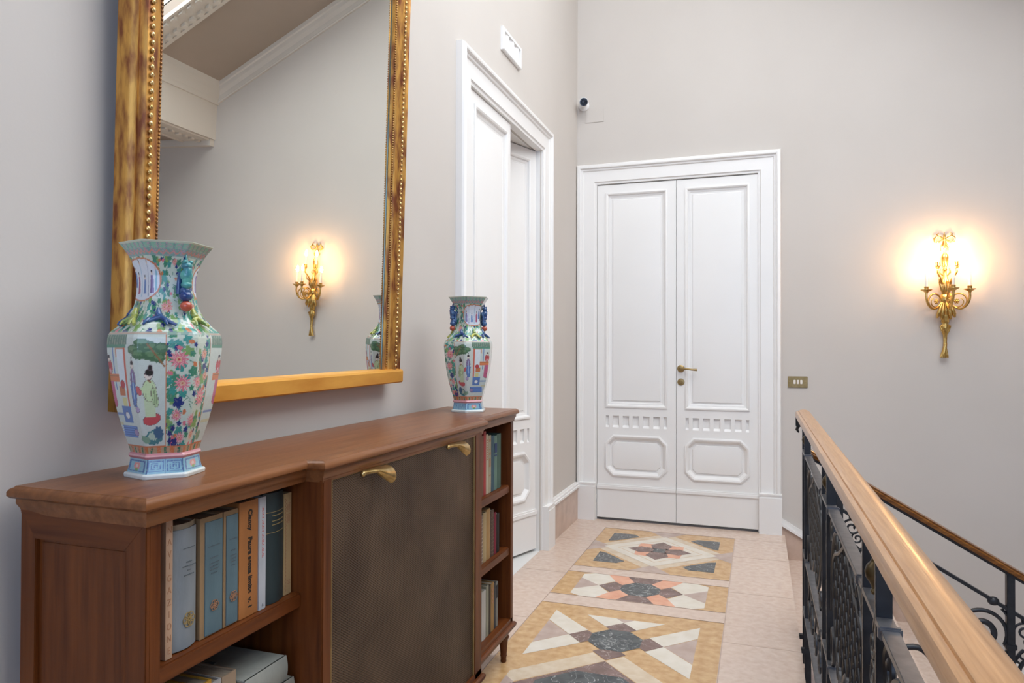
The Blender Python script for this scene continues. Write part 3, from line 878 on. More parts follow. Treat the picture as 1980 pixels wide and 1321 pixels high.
for a, b, z1, c, lab in ((-2.750, -2.710, .36, (.05, .05, .05), 'black book hidden left of the white one at the bottom right'),
                         (-2.705, -2.662, .343, (.66, .62, .56), 'wide white book on the bottom right shelf'),
                         (-2.660, -2.634, .352, (.40, .38, .27), 'greenish cream book beside the wide white one'),
                         (-2.632, -2.612, .345, (.07, .05, .035), 'thin dark book left of the ochre one at the bottom right'),
                         (-2.610, -2.576, .346, (.45, .25, .08), 'ochre book on the bottom right shelf'),
                         (-2.574, -2.556, .338, (.06, .06, .065), 'thin charcoal book on the bottom right shelf'),
                         (-2.554, -2.534, .335, (.30, .29, .25), 'grey book with a dark label at the right end of the bottom shelf')):
    t = book(a, b, zs, z1, cloth('cover', c), lab, G5, .310, round_=.05)
    if c[0] == .30:
        m = MB(); m.box(.3097, .3106, a + .001, b - .001, .275, .325); m.build('spine_label', cloth('dark_label', (.03, .03, .035)), t)
    if c[0] == .45:
        m = MB()
        for k in range(4): m.box(.3097, .3105, a + .006, b - .006, .27 + k * .016, .278 + k * .016)
        m.build('printed_line', TANINK, t)

# ------------------------------------------------------------------ mirror
th = math.radians(1.9); rz = math.radians(.55)
MX = Matrix.Translation((.02, -3.47, 1.125)) @ Matrix.Rotation(th, 4, 'Y') @ Matrix.Rotation(rz, 4, 'X') @ Matrix.Translation((0, 3.47, 0))
mt = thing('wall_mirror', 'tall mirror in a worn gilded beaded frame leaning off the left wall', 'mirror', (.03, -3.47, 1.125))
a0, a1, H = -4.063, -2.880, 2.25
FP = [(0, 0), (0, .028), (.004, .038), (.011, .043), (.016, .039), (.019, .034), (.027, .031), (.034, .035), (.037, .041), (.040, .042), (.053, .042), (.056, .039), (.059, .038), (.076, .034), (.079, .029), (.090, .026), (.092, .018), (.095, .014)]
fr = lambda a, b, h: (h, a, b)
m = MB(MX)
m.rings([(a0, .0), (a0, H), (a1, H), (a1, .0)][::-1], FP, fr, cap=False, closed=False)
g = m.build('gilded_frame', GOLD, mt, smooth=35)
m = MB(MX)
m.prism([(0, 0), (0, .046), (.036, .049), (.046, .046), (.050, .040), (.050, .004), (.046, 0)], a0 - .0, a1 + .0, 'y')
m.build('bottom_rail', GOLD_F, mt)
for q in (a0 + .0465, a1 - .0465):
    m = MB(MX); b = .062
    while b < H - .05:
        m.ball((.0445, q, b), .0056, 8, (.9, 1, 1.05)); b += .0168
    m.build('bead_moulding', BEADS, mt, smooth=60)
for q in (a0 + .0845, a1 - .0845):
    m = MB(MX); b = .06
    while b < H - .09:
        m.ball((.0285, q, b), .0036, 6); b += .0085
    m.build('small_bead_moulding', GOLD_D, mt, smooth=60)
m = MB(MX); m.box(.010, .0155, a0 + .088, a1 - .088, .04, H - .08); m.build('mirror_glass', MIRROR, mt)
m = MB(MX)
for q in (a0 + .0935, a1 - .0985):
    m = MB(MX); m.box(.0155, .0175, q, q + .004, .05, H - .09); m.build('glass_edge', MIREDGE, mt)
m = MB(MX); m.box(0.001, .010, a0 + .02, a1 - .02, .01, H - .02); m.build('backing_board', OAK_IN, mt)

# ------------------------------------------------------------------ porcelain vases
VPROF = [(.000, .0795), (.006, .0805), (.0085, .079), (.010, .0735), (.013, .0725), (.020, .0705), (.030, .0685), (.036, .0675), (.038, .070), (.041, .0715), (.044, .070), (.046, .0675),
         (.052, .0690), (.065, .0735), (.080, .0790), (.100, .0860), (.125, .0935), (.150, .0995), (.180, .1050), (.210, .1095), (.235, .1125), (.252, .1135), (.262, .1128), (.269, .1105), (.274, .1065), (.280, .0985), (.288, .0890), (.297, .0800), (.305, .0735),
         (.315, .0675), (.325, .0630), (.335, .0605), (.350, .0585), (.365, .0580), (.380, .0592), (.392, .0620), (.405, .0670), (.418, .0740), (.430, .0830), (.437, .0890), (.4415, .0930), (.4425, .0935)]
VINN = [(.4425, .0910), (.430, .078), (.405, .062), (.380, .054), (.360, .052), (.340, .053)]
PORC = bpy.data.materials.new('painted_porcelain'); PORC.use_nodes = True
N, L = tree(PORC); b = N['Principled BSDF']
at = N.new('ShaderNodeAttribute'); at.attribute_name = 'painting'; L.new(at.outputs['Color'], b.inputs['Base Color'])
b.inputs['Roughness'].default_value = .16; b.inputs['Coat Weight'].default_value = .5; b.inputs['Coat Roughness'].default_value = .06
nz = N.new('ShaderNodeTexNoise'); nz.inputs['Scale'].default_value = 90; bp = N.new('ShaderNodeBump'); bp.inputs['Strength'].default_value = .08; bp.inputs['Distance'].default_value = .001
tc = N.new('ShaderNodeTexCoord'); L.new(tc.outputs['Object'], nz.inputs['Vector']); L.new(nz.outputs['Fac'], bp.inputs['Height']); L.new(bp.outputs[0], b.inputs['Normal'])
def glaze(name, c, c2=None): return mat(name, c, c2 or tuple(v * .6 for v in c), scale=60, rough=.18, coat=.4)
GL_BLUE = glaze('cobalt_glaze', (.012, .04, .17), (.05, .13, .27)); GL_TEAL = glaze('turquoise_glaze', (.10, .40, .34), (.03, .16, .22)); GL_RED = glaze('coral_glaze', (.55, .10, .05)); GL_YEL = glaze('yellow_green_glaze', (.52, .50, .10), (.22, .32, .10)); GL_WH = glaze('white_glaze', (.70, .74, .68), (.6, .66, .58))

WHITEP = np.array([.50, .57, .48])
PINKF = np.array([.60, .16, .20]); GREEN = np.array([.05, .22, .13]); TEALG = np.array([.04, .26, .22]); LEAF = np.array([.18, .34, .10]); NAVY = np.array([.015, .03, .16]); ORANGE = np.array([.52, .17, .07])
REDP = np.array([.45, .05, .06]); BLUEP = np.array([.10, .19, .42]); PURP = np.array([.20, .14, .30]); SKYP = np.array([.22, .42, .52]); BROWNP = np.array([.25, .13, .06]); LBLUE = np.array([.35, .48, .60]); YELP = np.array([.62, .58, .25])


def paint_vase(P, Z):
    """P: perimeter coordinate in facets [-3,3), Z: height above the foot; colours for one painted vase"""
    rng = np.random.RandomState(11)
    C = np.tile(WHITEP, (P.size, 1)).astype(float)
    fw = .105
    X = P * fw                                          # metric-ish
    n1 = np.sin(X * 910 + 3 * np.sin(Z * 500)) * np.sin(Z * 770 + 2 * np.sin(X * 640))
    def dX(x0):
        d = X - x0; per = 6 * fw
        return (d + per / 2) % per - per / 2
    def put(mask, col, a=1.0):
        C[mask] = C[mask] * (1 - a) + np.asarray(col) * a
    def ell(x0, z0, rx, rz, col, a=1.0, rot=0, wob=0):
        d = dX(x0); e = Z - z0
        if rot:
            c, s = math.cos(rot), math.sin(rot); d, e = d * c + e * s, -d * s + e * c
        q = (d / rx) ** 2 + (e / rz) ** 2
        if wob:
            th_ = np.arctan2(e, d); q = q * (1 + wob * np.sin(th_ * 9 + x0 * 900))
        put(q < 1, col, a)
    def box(x0, x1, z0, z1, col, a=1.0, slant=0):
        d = dX(x0) - slant * (Z - z0); put((d > 0) & (d < x1 - x0) & (Z > z0) & (Z < z1), col, a)
    def eo(x0, z0, rx, rz, col, a=1.0, rot=0, wob=0):
        ell(x0, z0, rx + .0009, rz + .0009, np.array([.12, .08, .09]), 1, rot, wob); ell(x0, z0, rx, rz, col, a, rot, wob)
        if rz > .010:
            for k in (-1, 0, 1): line(x0 + k * rx * .4, z0 + rz * .7, x0 + k * rx * .62, z0 - rz * .7, .0005, np.asarray(col) * .5)
    def line(x0, z0, x1, z1, w, col):
        d = dX(x0); e = Z - z0; vx, vz = x1 - x0, z1 - z0; l2 = vx * vx + vz * vz
        t = np.clip((d * vx + e * vz) / l2, 0, 1)
        put(np.hypot(d - t * vx, e - t * vz) < w, col)
    def flower(x0, z0, r, col=PINKF, k=13):
        d = dX(x0); e = Z - z0; rr = np.hypot(d, e); th_ = np.arctan2(e, d)
        R = r * (.78 + .22 * np.cos(th_ * k))
        put(rr < R, col)
        put((rr < R) & (np.cos(th_ * k * 2 + rr * 500) > .45), col * .3 + np.array([.72, .55, .52]) * .7, .8)
        put(rr < r * .28, np.array([.62, .40, .25])); put(rr < r * .12, REDP)
    def leaf(x0, z0, r, col, rot):
        d = dX(x0); e = Z - z0; rr = np.hypot(d, e); th_ = np.arctan2(e, d) - rot
        put(rr < r * (.62 + .38 * np.abs(np.cos(th_ * 2.5))), col)
        put((rr < r * .8) & (np.abs(np.sin(th_ * 2.5)) < .12), col * .5 + .12)
    def scatter(x0, x1, z0, z1, n, sc=1.0):
        for i in range(n):
            a, bz = rng.uniform(x0, x1), rng.uniform(z0, z1)
            line(a, bz, a + rng.uniform(-.012, .012) * sc, bz + rng.uniform(-.012, .012) * sc, .0008, GREEN * .8)
        for i in range(int(n * 1.6)):
            leaf(rng.uniform(x0, x1), rng.uniform(z0, z1), rng.uniform(.006, .0115) * sc, [GREEN, TEALG, LEAF, TEALG, GREEN][i % 5], rng.uniform(0, 6))
        for i in range(int(n * .28)):
            leaf(rng.uniform(x0, x1), rng.uniform(z0, z1), rng.uniform(.004, .007) * sc, NAVY, rng.uniform(0, 6))
        for i in range(int(n * .35)):
            ell(rng.uniform(x0, x1), rng.uniform(z0, z1), .0055 * sc, .0038 * sc, [PINKF, ORANGE][i % 2], 1, rng.uniform(0, 3), .2)
    # whole vase: dense foliage; panels over it
    scatter(-3 * fw, 3 * fw, .05, .30, 330)
    scatter(-3 * fw, 3 * fw, .295, .415, 230, .8)
    for cx_ in (0, 3 * fw):                             # flower panels centred on the handled corners
        for a, z, r in ((-.030, .222, .0185), (.030, .232, .011), (-.022, .178, .016), (.012, .180, .013), (.030, .150, .019), (-.030, .118, .012), (.006, .108, .013), (-.018, .075, .012), (.02, .078, .011), (.04, .19, .010)):
            flower(cx_ + a, z, r, PINKF if r > .0115 else np.array([.62, .24, .16]))
        for a, z, r in ((-.028, .142, .012), (.006, .158, .007), (-.03, .066, .009), (.034, .208, .008), (0, .25, .005)): leaf(cx_ + a, z, r, NAVY, 1.1)
        ell(cx_ + .018, .205, .004, .014, BROWNP, 1, .3)
    for s0 in (-1.5 * fw, 1.5 * fw):                   # the two figure panels, each two facets wide
        w = fw * .985
        zt, zb = .268, .062
        box(s0 - w - .003, s0 + w + .003, zb - .004, zt + .004, ORANGE); box(s0 - w, s0 + w, zb, zt, np.array([.53, .59, .54]))
        S = lambda u: s0 + u * fw                        # u in -1..1
        # pavilion roof and posts
        box(S(-.95), S(.22), .250, .268, np.array([.12, .20, .15])); box(S(-.95), S(.20), .244, .250, GREEN * .9 + .05)
        for k in range(14): line(S(-.93) + k * .0088, .250, S(-.93) + k * .0088 + .002, .267, .0007, np.array([.30, .36, .28]))
        box(S(-.18), S(.12), .225, .244, ORANGE, .7); box(S(-.14), S(.10), .165, .240, np.array([.62, .68, .70]))
        box(S(.10), S(.165), .105, .244, REDP * .6 + ORANGE * .5); box(S(-.28), S(-.24), .165, .244, BLUEP)
        # people behind the red table
        for u in (-.42, -.62):
            eo(S(u), .208, .010, .013, REDP + .03, 1, 0, .1); eo(S(u), .222, .0038, .0045, np.array([.68, .55, .45])); eo(S(u), .227, .0036, .0025, np.array([.02, .02, .03]))
            for k in range(3): line(S(u), .205, S(u) + .006 * (k - 1), .196, .0006, np.array([.65, .5, .5]))
        box(S(-.80), S(-.12), .180, .194, ORANGE * 1.1); box(S(-.78), S(-.14), .190, .192, BROWNP)
        box(S(-.66), S(-.34), .140, .181, PURP * .5 + REDP * .8); eo(S(-.50), .140, .017, .008, PURP * .5 + REDP * .8)
        box(S(-.16), S(.04), .155, .172, ORANGE * .9); box(S(-.10), S(.05), .128, .152, YELP * .9 + .03)
        eo(S(-.02), .176, .008, .007, REDP)
        # floor, steps
        box(S(-.95), S(.1), .096, .126, np.array([.50, .58, .54])); box(S(-.95), S(.12), .118, .122, BLUEP * .8 + .1)
        box(S(-.95), S(-.3), .098, .104, YELP * .5 + .2)
        box(S(-.20), S(.16), .104, .135, BLUEP); eo(S(-.02), .118, .008, .006, np.array([.66, .70, .70]))
        box(S(-.42), S(.22), .076, .099, BLUEP * .9, 1, .35)
        for k in range(5): line(S(-.44) + .001 * k, .079 + k * .0042, S(.22), .079 + k * .0042, .0006, BLUEP * 1.6)
        eo(S(.20), .086, .010, .006, PURP + .1)
        # blue-robed lady
        box(S(.30), S(.44), .135, .175, BLUEP * .85, 1, -.10); eo(S(.37), .185, .0085, .020, PURP * .9 + .03); eo(S(.37), .160, .0095, .022, BLUEP)
        line(S(.37), .196, S(.37), .15, .0012, LBLUE); eo(S(.37), .211, .0045, .0058, np.array([.66, .58, .50])); eo(S(.368), .216, .0045, .0035, np.array([.02, .02, .03])); line(S(.36), .218, S(.365), .226, .0012, np.array([.02, .02, .03]))
        eo(S(.42), .130, .007, .005, PURP + .15)
        # green-robed lady with a red skirt
        eo(S(.72), .112, .019, .010, REDP * 1.05 + .02, 1, .25); box(S(.60), S(.80), .116, .150, np.array([.50, .60, .38]), 1, .02); eo(S(.71), .165, .0125, .020, np.array([.50, .62, .36])); eo(S(.80), .152, .0055, .018, np.array([.42, .55, .30]), 1, .2)
        for k in range(0): eo(S(.62 + .02 * k), .128 + (k * 37 % 40) * .001, .002, .002, GREEN)
        line(S(.66), .172, S(.52), .164, .0035, np.array([.50, .62, .36])); eo(S(.51), .165, .005, .009, REDP + .06, 1, .5)
        eo(S(.70), .193, .0065, .0075, np.array([.68, .60, .52])); eo(S(.718), .1985, .0068, .0058, np.array([.02, .02, .02])); eo(S(.735), .207, .0032, .0042, np.array([.02, .02, .02])); line(S(.69), .184, S(.73), .181, .0016, BROWNP)
        # pine tree
        for u, z, rx, rz in ((.42, .240, .016, .009), (.56, .232, .018, .010), (.72, .245, .017, .010), (.80, .231, .020, .012), (.92, .243, .012, .010), (.60, .252, .015, .008), (.88, .224, .011, .008)):
            ell(S(u), z, rx, rz, np.array([.06, .14, .07]), 1, 0, .12); ell(S(u), z + .002, rx * .7, rz * .5, np.array([.13, .24, .12]), .8, 0, .2)
        line(S(.97), .21, S(.70), .25, .0016, BROWNP)
        # rocks and water
        ell(S(.74), .078, .022, .014, np.array([.06, .20, .22]), 1, .2, .15); ell(S(.72), .080, .012, .008, np.array([.40, .52, .42]), 1, 0, .2); ell(S(.84), .086, .011, .012, np.array([.05, .13, .22]), 1, 0, .2)
        ell(S(.50), .074, .014, .007, np.array([.20, .34, .24]), 1, -.2, .2); ell(S(-.9), .075, .01, .01, np.array([.2, .32, .2]), 1, 0, .2)
        # small figure scene on the neck inside a lobed cartouche
        d = dX(s0) * 1.0; e = Z - .372
        q = (np.abs(d) / .082) ** 2.6 + (np.abs(e) / .038) ** 2.2
        put(q < 1.18, ORANGE * .9 + .02); put(q < 1, np.array([.60, .64, .70]))
        ins = q < .95
        def pin(mask, col): put(mask & ins, col)
        for u, wd2, z0_, z1_, col in ((-.060, .012, .352, .385, PURP), (-.044, .010, .358, .388, BLUEP), (-.026, .012, .345, .378, REDP * .6 + PURP * .4), (-.008, .006, .34, .40, LBLUE), (.012, .014, .345, .372, BLUEP), (.036, .003, .34, .40, BLUEP * .6), (.055, .014, .345, .38, PURP), (.070, .006, .35, .39, SKYP)):
            dd = dX(s0 + u); pin((np.abs(dd) < wd2 / 2 * (1.2 - (Z - z0_) / (z1_ - z0_) * .5)) & (Z > z0_) & (Z < z1_), col)
            pin(np.hypot(dd, Z - z1_ - .003) < .0036, np.array([.62, .5, .42])); pin(np.hypot(dd, Z - z1_ - .0065) < .0028, np.array([.03, .03, .04]))
    for cx_ in (0, 3 * fw):
        for a, z, r in ((-.045, .322, .012), (-.058, .320, .011), (.040, .322, .009), (-.030, .405, .008), (.02, .405, .008), (.056, .318, .009)): flower(cx_ + a, z, r, np.array([.62, .22, .22]), 9)
    # belt under the body
    zb_ = (Z > .046) & (Z < .060)
    put(zb_, np.array([.40, .30, .18])); put(zb_ & (np.sin(X * 330) > .2), GREEN * .8); put(zb_ & (np.sin(X * 170 + 1) > .55), ORANGE); put(zb_ & (n1 > .5), np.array([.55, .25, .18])); put((Z > .0585) & (Z < .0605), ORANGE)
    put((Z >= .036) & (Z <= .0462), np.array([.55, .22, .25])); put((Z >= .040) & (Z <= .043), np.array([.66, .36, .36]))
    # fret band
    fb = (Z > .0095) & (Z < .036)
    put(fb, np.array([.22, .42, .52]))
    zc = (Z - .0228) / .0115
    u = (P - np.floor(P) - .5) * 2                          # -1..1 across a facet
    fac = np.floor(P).astype(int)
    fret = (fac % 2 != 0)
    uu = np.where(u < 0, u + .5, u - .5) * 2 * .98           # two squares per facet
    sgn = np.where(u < 0, 1, -1)
    mxn = np.maximum(np.abs(uu) * 1.02, np.abs(zc))
    ringi = np.abs(((mxn * 3.2) % 1.0) - .5) < .22
    gap = ((np.abs(uu) < .12) & (zc < 0) & (mxn < .55)) | ((uu * sgn > .2) & (np.abs(zc - .45) < .12) & (mxn < .8))
    put(fb & fret & ringi & ~gap & (mxn < 1), BLUEP * .75); put(fb & fret & (np.abs(u) > .93), BLUEP * .6); put(fb & fret & (np.abs(u) < .03), BLUEP * .6)
    lot = ~fret
    put(fb & lot & (np.abs(np.maximum(np.abs(u), np.abs(zc)) - .78) < .08), BLUEP * .75)
    rr = np.hypot(u * 2.2, zc * 1.2); th_ = np.arctan2(zc, u)
    put(fb & lot & (rr < .8 * (.7 + .3 * np.abs(np.cos(th_ * 3)))), np.array([.66, .26, .24])); put(fb & lot & (rr < .3), np.array([.66, .48, .40])); put(fb & lot & (np.abs(u) < .15) & (zc < -.35) & (zc > -.75), LEAF)
    put(fb & (n1 > .72), np.array([.30, .50, .42]), .6)
    put(Z <= .0095, np.array([.66, .70, .66])); 
    # shoulder ridge
    put((Z > .2675) & (Z < .2725), np.array([.35, .42, .38]), .6)
    # rim band of green lobes edged in coral
    rb = Z > .415
    put(rb, np.array([.18, .34, .30])); s = np.sin(X * 175); lob = (Z > .419 + .009 * (1 - np.abs(s)) ** 1)
    put(rb & (np.abs(Z - (.426 - .006 * np.abs(s))) < .0016), np.array([.58, .24, .20]))
    put(rb & (Z > .4285) & (np.abs(s) > .45), np.array([.22, .46, .34])); put(rb & (n1 > .45), np.array([.50, .24, .36]), .8); put(rb & (Z > .4385), np.array([.50, .54, .42]))
    return np.clip(C * (1 + .05 * n1[:, None]), 0, 1)


def make_vase(name, label, cx, cy, z0, az0, mirror):
    """az0: compass of the handled corner in degrees (0 = -y, growing toward +x)"""
    t = thing('porcelain_vase', label, 'vase', (cx, cy, z0), 'pair of painted porcelain vases on the bookcase')
    NC = 64
    prof = []
    zz, rr_ = [p[0] for p in VPROF], [p[1] for p in VPROF]
    zl = list(np.unique(np.concatenate([np.linspace(0, .4425, 300), zz])))
    rl = np.interp(zl, zz, rr_) * .905
    cols = 6 * NC
    ks = np.arange(cols)
    p = ks / NC - 3.0
    # hexagon: corners at p = integers (panel corner 0 faces az0)
    ang = np.zeros(cols); rad = np.zeros(cols)
    for i, q in enumerate(p):
        f = math.floor(q); u = q - f
        A = np.array([math.cos(math.radians(60 * f)), math.sin(math.radians(60 * f))]); B = np.array([math.cos(math.radians(60 * (f + 1))), math.sin(math.radians(60 * (f + 1)))])
        W = A * (1 - u) + B * u
        rdd = np.hypot(*W)
        # ease the corners
        rdd = min(rdd, .972 + .012 * abs(u - .5))
        ang[i] = math.degrees(math.atan2(W[1], W[0])); rad[i] = rdd
    sg = -1 if mirror else 1
    azr = np.radians(az0 + sg * ang)
    Zg, Rg = np.array(zl), np.array(rl)
    rows = len(Zg)
    dirx, diry = np.sin(azr), -np.cos(azr)
    rib = np.zeros(rows)
    Xg = Rg[:, None] * rad[None, :] * dirx[None, :]; Yg = Rg[:, None] * rad[None, :] * diry[None, :]
    V = np.stack([Xg, Yg, np.repeat(Zg[:, None], cols, 1)], -1).reshape(-1, 3)
    P = np.tile(p, rows); Zf = np.repeat(Zg, cols)
    # painted p: 0 at handled corner, fig panels between; facets for fret are centred half way
    Cc = paint_vase(P, Zf)
    # foot band uses facet centres
    vi = len(V)
    inn = []
    for z, r in VINN:
        r = r * .905
        inn.append(np.stack([r * rad * dirx, r * rad * diry, np.full(cols, z)], -1))
    V = np.concatenate([V] + inn); Cc = np.concatenate([Cc, np.tile(np.array([.55, .60, .55]), (cols * len(VINN), 1))])
    tot = rows + len(VINN)
    i = np.arange(tot - 1)[:, None] * cols; j = np.arange(cols)[None, :]; j2 = (j + 1) % cols
    Fq = np.stack([i + j, i + j2, i + cols + j2, i + cols + j], -1).reshape(-1, 4)
    if mirror: Fq = Fq[:, ::-1]
    me = bpy.data.meshes.new('body')
    faces = Fq.tolist() + [list(range(cols)) if mirror else list(range(cols))[::-1], [(tot - 1) * cols + k for k in (range(cols - 1, -1, -1) if mirror else range(cols))]]
    me.from_pydata(V.tolist(), [], faces)
    ca = me.color_attributes.new('painting', 'FLOAT_COLOR', 'POINT')
    ca.data.foreach_set('color', np.concatenate([Cc, np.ones((len(Cc), 1))], 1).astype(np.float32).ravel())
    me.materials.append(PORC)
    me.shade_smooth(); me.update()
    o = bpy.data.objects.new('body', me); COL.objects.link(o); o.parent = t; ORI[o.name] = ORI[t.name]
    def D(a): return Vector((math.sin(math.radians(a)), -math.cos(math.radians(a)), 0))
    base = Vector((cx, cy, z0))
    # beast handles on two opposite corners of the neck
    for a in (az0, az0 + 180):
        d = D(a); sd = Vector((-d.y, d.x, 0))
        f = lambda r, z, s=0: base + d * (r - .005) + sd * s + Vector((0, 0, z))
        m = MB(); pth = [f(.058, .408), f(.070, .402), f(.076, .390), f(.073, .372), f(.070, .355)]
        m.tube(pth, [.003, .006, .0085, .0095, .007], 10)
        m.ball(f(.073, .398), .0105, 12, (1, 1, .8)); m.ball(f(.077, .405, .006), .004, 8); m.ball(f(.077, .405, -.006), .004, 8)
        m.tube([f(.072, .405), f(.070, .420)], [.004, .001], 6)
        m.ball(f(.072, .380), .012, 12, (1, 1, 1.1)); m.ball(f(.072, .362), .0105, 12, (1, 1, .8))
        h = m.build('beast_handle', GL_TEAL if not mirror else GL_BLUE, t, 60)
        m = MB(); m.ball(f(.070, .341), .0125, 14, (1, 1, .85)); m.ball(f(.068, .350), .011, 12)
        m.tube([f(.058, .385, .004), f(.064, .365, .010), f(.062, .345, .010)], .0045, 8); m.tube([f(.058, .385, -.004), f(.064, .365, -.010), f(.062, .345, -.010)], .0045, 8)
        b1 = m.build('blue_body', GL_BLUE, h, 60); b1['label'] = 'cobalt blue haunches'
        m = MB(); m.ball(f(.072, .322), .0115, 14, (1, 1, .9)); b2 = m.build('ball', GL_RED, h, 60); b2['label'] = 'coral red ball'
    # climbing lizards on the shoulder: blue between, yellow-green beside the handles
    for a, mt_, k in ((az0 - sg * 42, GL_BLUE, 1), (az0 + sg * 20, GL_YEL, .7), (az0 - sg * 88, GL_YEL, .7), (az0 - sg * 128, GL_BLUE, 1), (az0 + sg * 90, GL_BLUE, 1), (az0 + 180, GL_YEL, .7)):
        m = MB()
        def g(da, r, z): return base + D(a + da) * (r - .007) + Vector((0, 0, z))
        m.tube([g(-26 * k, .072, .296), g(-16 * k, .083, .290), g(-6 * k, .074, .297), g(4 * k, .072, .301), g(13 * k, .080, .293), g(24 * k, .088, .286)], [.0015, .004, .0052, .0054, .0045, .0028], 10)
        m.ball(g(0, .070, .305), .0072, 12, (1, 1, .8)); m.tube([g(0, .070, .305), g(-1, .066, .318)], [.007, .003], 8)
        for q in (-12, 10): m.tube([g(q * k, .077, .297), g(q * 1.15 * k, .086, .292), g(q * 1.3 * k, .090, .286)], [.004, .003, .002], 6)
        l = m.build('lizard_ornament', mt_, t, 60); l['label'] = 'blue glazed lizard' if mt_ is GL_BLUE else 'yellow-green glazed lizard'
    return t


VBX, VBY = .194, -4.086
make_vase('porcelain_vase', 'painted vase at the near left end of the bookcase, before the mirror frame corner', VBX, VBY, ZT, 75, False)
make_vase('porcelain_vase', 'painted vase at the far right end of the bookcase, beside the white door', .212, -2.608, ZT, -45, True)

# ------------------------------------------------------------------ small things on the walls
t = thing('light_switch', 'brass switch plate with three ivory rockers on the end wall', 'switch', (1.528, -.004, 1.03))
m = MB(); m.bbox(1.466, 1.590, -.007, 0, .993, 1.069, .002); m.build('plate', BRASS_D, t, 30)
for x in (1.508, 1.529, 1.550):
    m = MB(); m.bbox(x - .0068, x + .0068, -.0115, -.005, 1.018, 1.046, .002); m.build('rocker', SWITCH, t, 30)
for x in (1.476, 1.580):
    m = MB(); m.lathe([(0, 0), (.003, 0), (.002, .0015), (0, .002)], (x, -.007, 1.031), (0, -1, 0), 10); m.build('screw', BRASS, t, 40)
t = thing('security_camera', 'small white bullet camera with black lens high in the corner', 'camera', (.062, -.01, 3.07))
m = MB(); m.lathe([(0, 0), (.040, 0), (.040, .010), (.034, .016), (.014, .02), (.012, .04), (0, .04)], (.052, 0, 3.062), (0, -1, 0), 20); m.build('mount', PLWHITE, t, 40)
dv = Vector((1.28 - .08, -5.17 + .1, 1.25 - 3.07)).normalized(); dv = (dv + Vector((.05, 0, .10))).normalized(); c0 = Vector((.055, -.045, 3.070))
m = MB(); m.lathe([(0, 0), (.022, .0), (.031, .008), (.033, .03), (.033, .072), (.031, .076), (0, .076)], c0, dv, 24); hs = m.build('housing', PLWHITE, t, 40)
m = MB(); m.lathe([(0, .0), (.029, .0), (.029, .004), (.022, .0045), (.021, .002), (.010, .002), (.009, .004), (0, .005)], c0 + dv * .074, dv, 24); m.build('lens', BLACK, t, 40)
t = thing('junction_cover', 'flat square cover plate painted like the wall below the camera', 'cover plate', (.13, 0, 2.98))
m = MB(); m.bbox(.062, .20, -.004, 0, 2.932, 3.03, .001); m.build('cover', WALL, t)
t = thing('wall_vent', 'white framed air vent above the left doorway', 'vent', (.0, -1.52, 2.88))
m = MB(); q0, q1, r0, r1 = -1.675, -1.375, 2.825, 2.948
m.rings([(q0, r0), (q1, r0), (q1, r1), (q0, r1)], [(0, 0), (0, .014), (.004, .018), (.020, .018), (.024, .006)], LEFT, cap=False)
m.build('frame', PLWHITE, t)
m = MB(); m.box(.001, .004, q0 + .02, q1 - .02, r0 + .02, r1 - .02); m.build('backing', VENTG, t)
for k in range(3):
    m = MB(); a = q0 + .03 + k * .085
    m.prism([(.004, a), (.015, a + .055), (.017, a + .055), (.006, a)], r0 + .022, r1 - .022, 'z'); m.build('louvre', PLWHITE, t)

# ------------------------------------------------------------------ wall sconce
SX = 2.392
sc = thing('wall_sconce', 'gilt bronze five-candle wall sconce with lit bulbs on the end wall', 'wall lamp', (SX, -.01, 1.58))
def S3(x, y, z): return (SX + x, -y, z)
m = MB()
# ribbon bow
for s in (-1, 1):
    m.tube([S3(0, .02, 1.945), S3(s * .018, .026, 1.962), S3(s * .040, .028, 1.972), S3(s * .056, .024, 1.958), S3(s * .052, .02, 1.938), S3(s * .034, .02, 1.932), S3(s * .014, .02, 1.944)], [.004, .006, .007, .007, .0065, .005, .004], 8)
    m.tube([S3(s * .004, .018, 1.94), S3(s * .012, .018, 1.915), S3(s * .026, .016, 1.90), S3(s * .020, .014, 1.880)], [.005, .0055, .005, .002], 8)
    m.tube([S3(s * .030, .024, 1.966), S3(s * .044, .024, 1.985), S3(s * .030, .022, 1.992)], [.005, .004, .002], 6)
m.ball(S3(0, .026, 1.948), .011, 12)
m.lathe([(0, 0), (.005, .004), (.008, .016), (.004, .030), (0, .046)], S3(0, .018, 1.955), (0, 0, 1), 10)
bw = m.build('ribbon_bow', GILT, sc, 60)
m = MB()
m.lathe([(0, 1.955), (.006, 1.95), (.005, 1.90), (.009, 1.892), (.006, 1.884), (.008, 1.862), (.018, 1.850), (.021, 1.835), (.018, 1.80), (.012, 1.775), (.009, 1.765), (.014, 1.758), (.009, 1.750),
         (.011, 1.720), (.017, 1.700), (.026, 1.672), (.029, 1.650), (.024, 1.625), (.016, 1.61), (.024, 1.600), (.030, 1.588), (.034, 1.570), (.030, 1.552), (.020, 1.540), (.022, 1.520), (.028, 1.49), (.030, 1.46), (.022, 1.440), (.024, 1.428), (.017, 1.42), (.0, 1.415)],
        S3(0, .030, 0), seg=18)
for k in range(5):
    a = -.9 + .45 * k
    m.tube([S3(.010 * math.sin(a), .045, 1.60), S3(.030 * math.sin(a), .058, 1.635), S3(.040 * math.sin(a), .052, 1.668), S3(.052 * math.sin(a), .06, 1.680)], [.008, .010, .007, .002], 6)
for s in (-1, 1):
    m.tube([S3(s * .012, .03, 1.72), S3(s * .03, .03, 1.74), S3(s * .024, .03, 1.765)], [.004, .005, .002], 6)
m.build('stem', GILT, sc, 60)
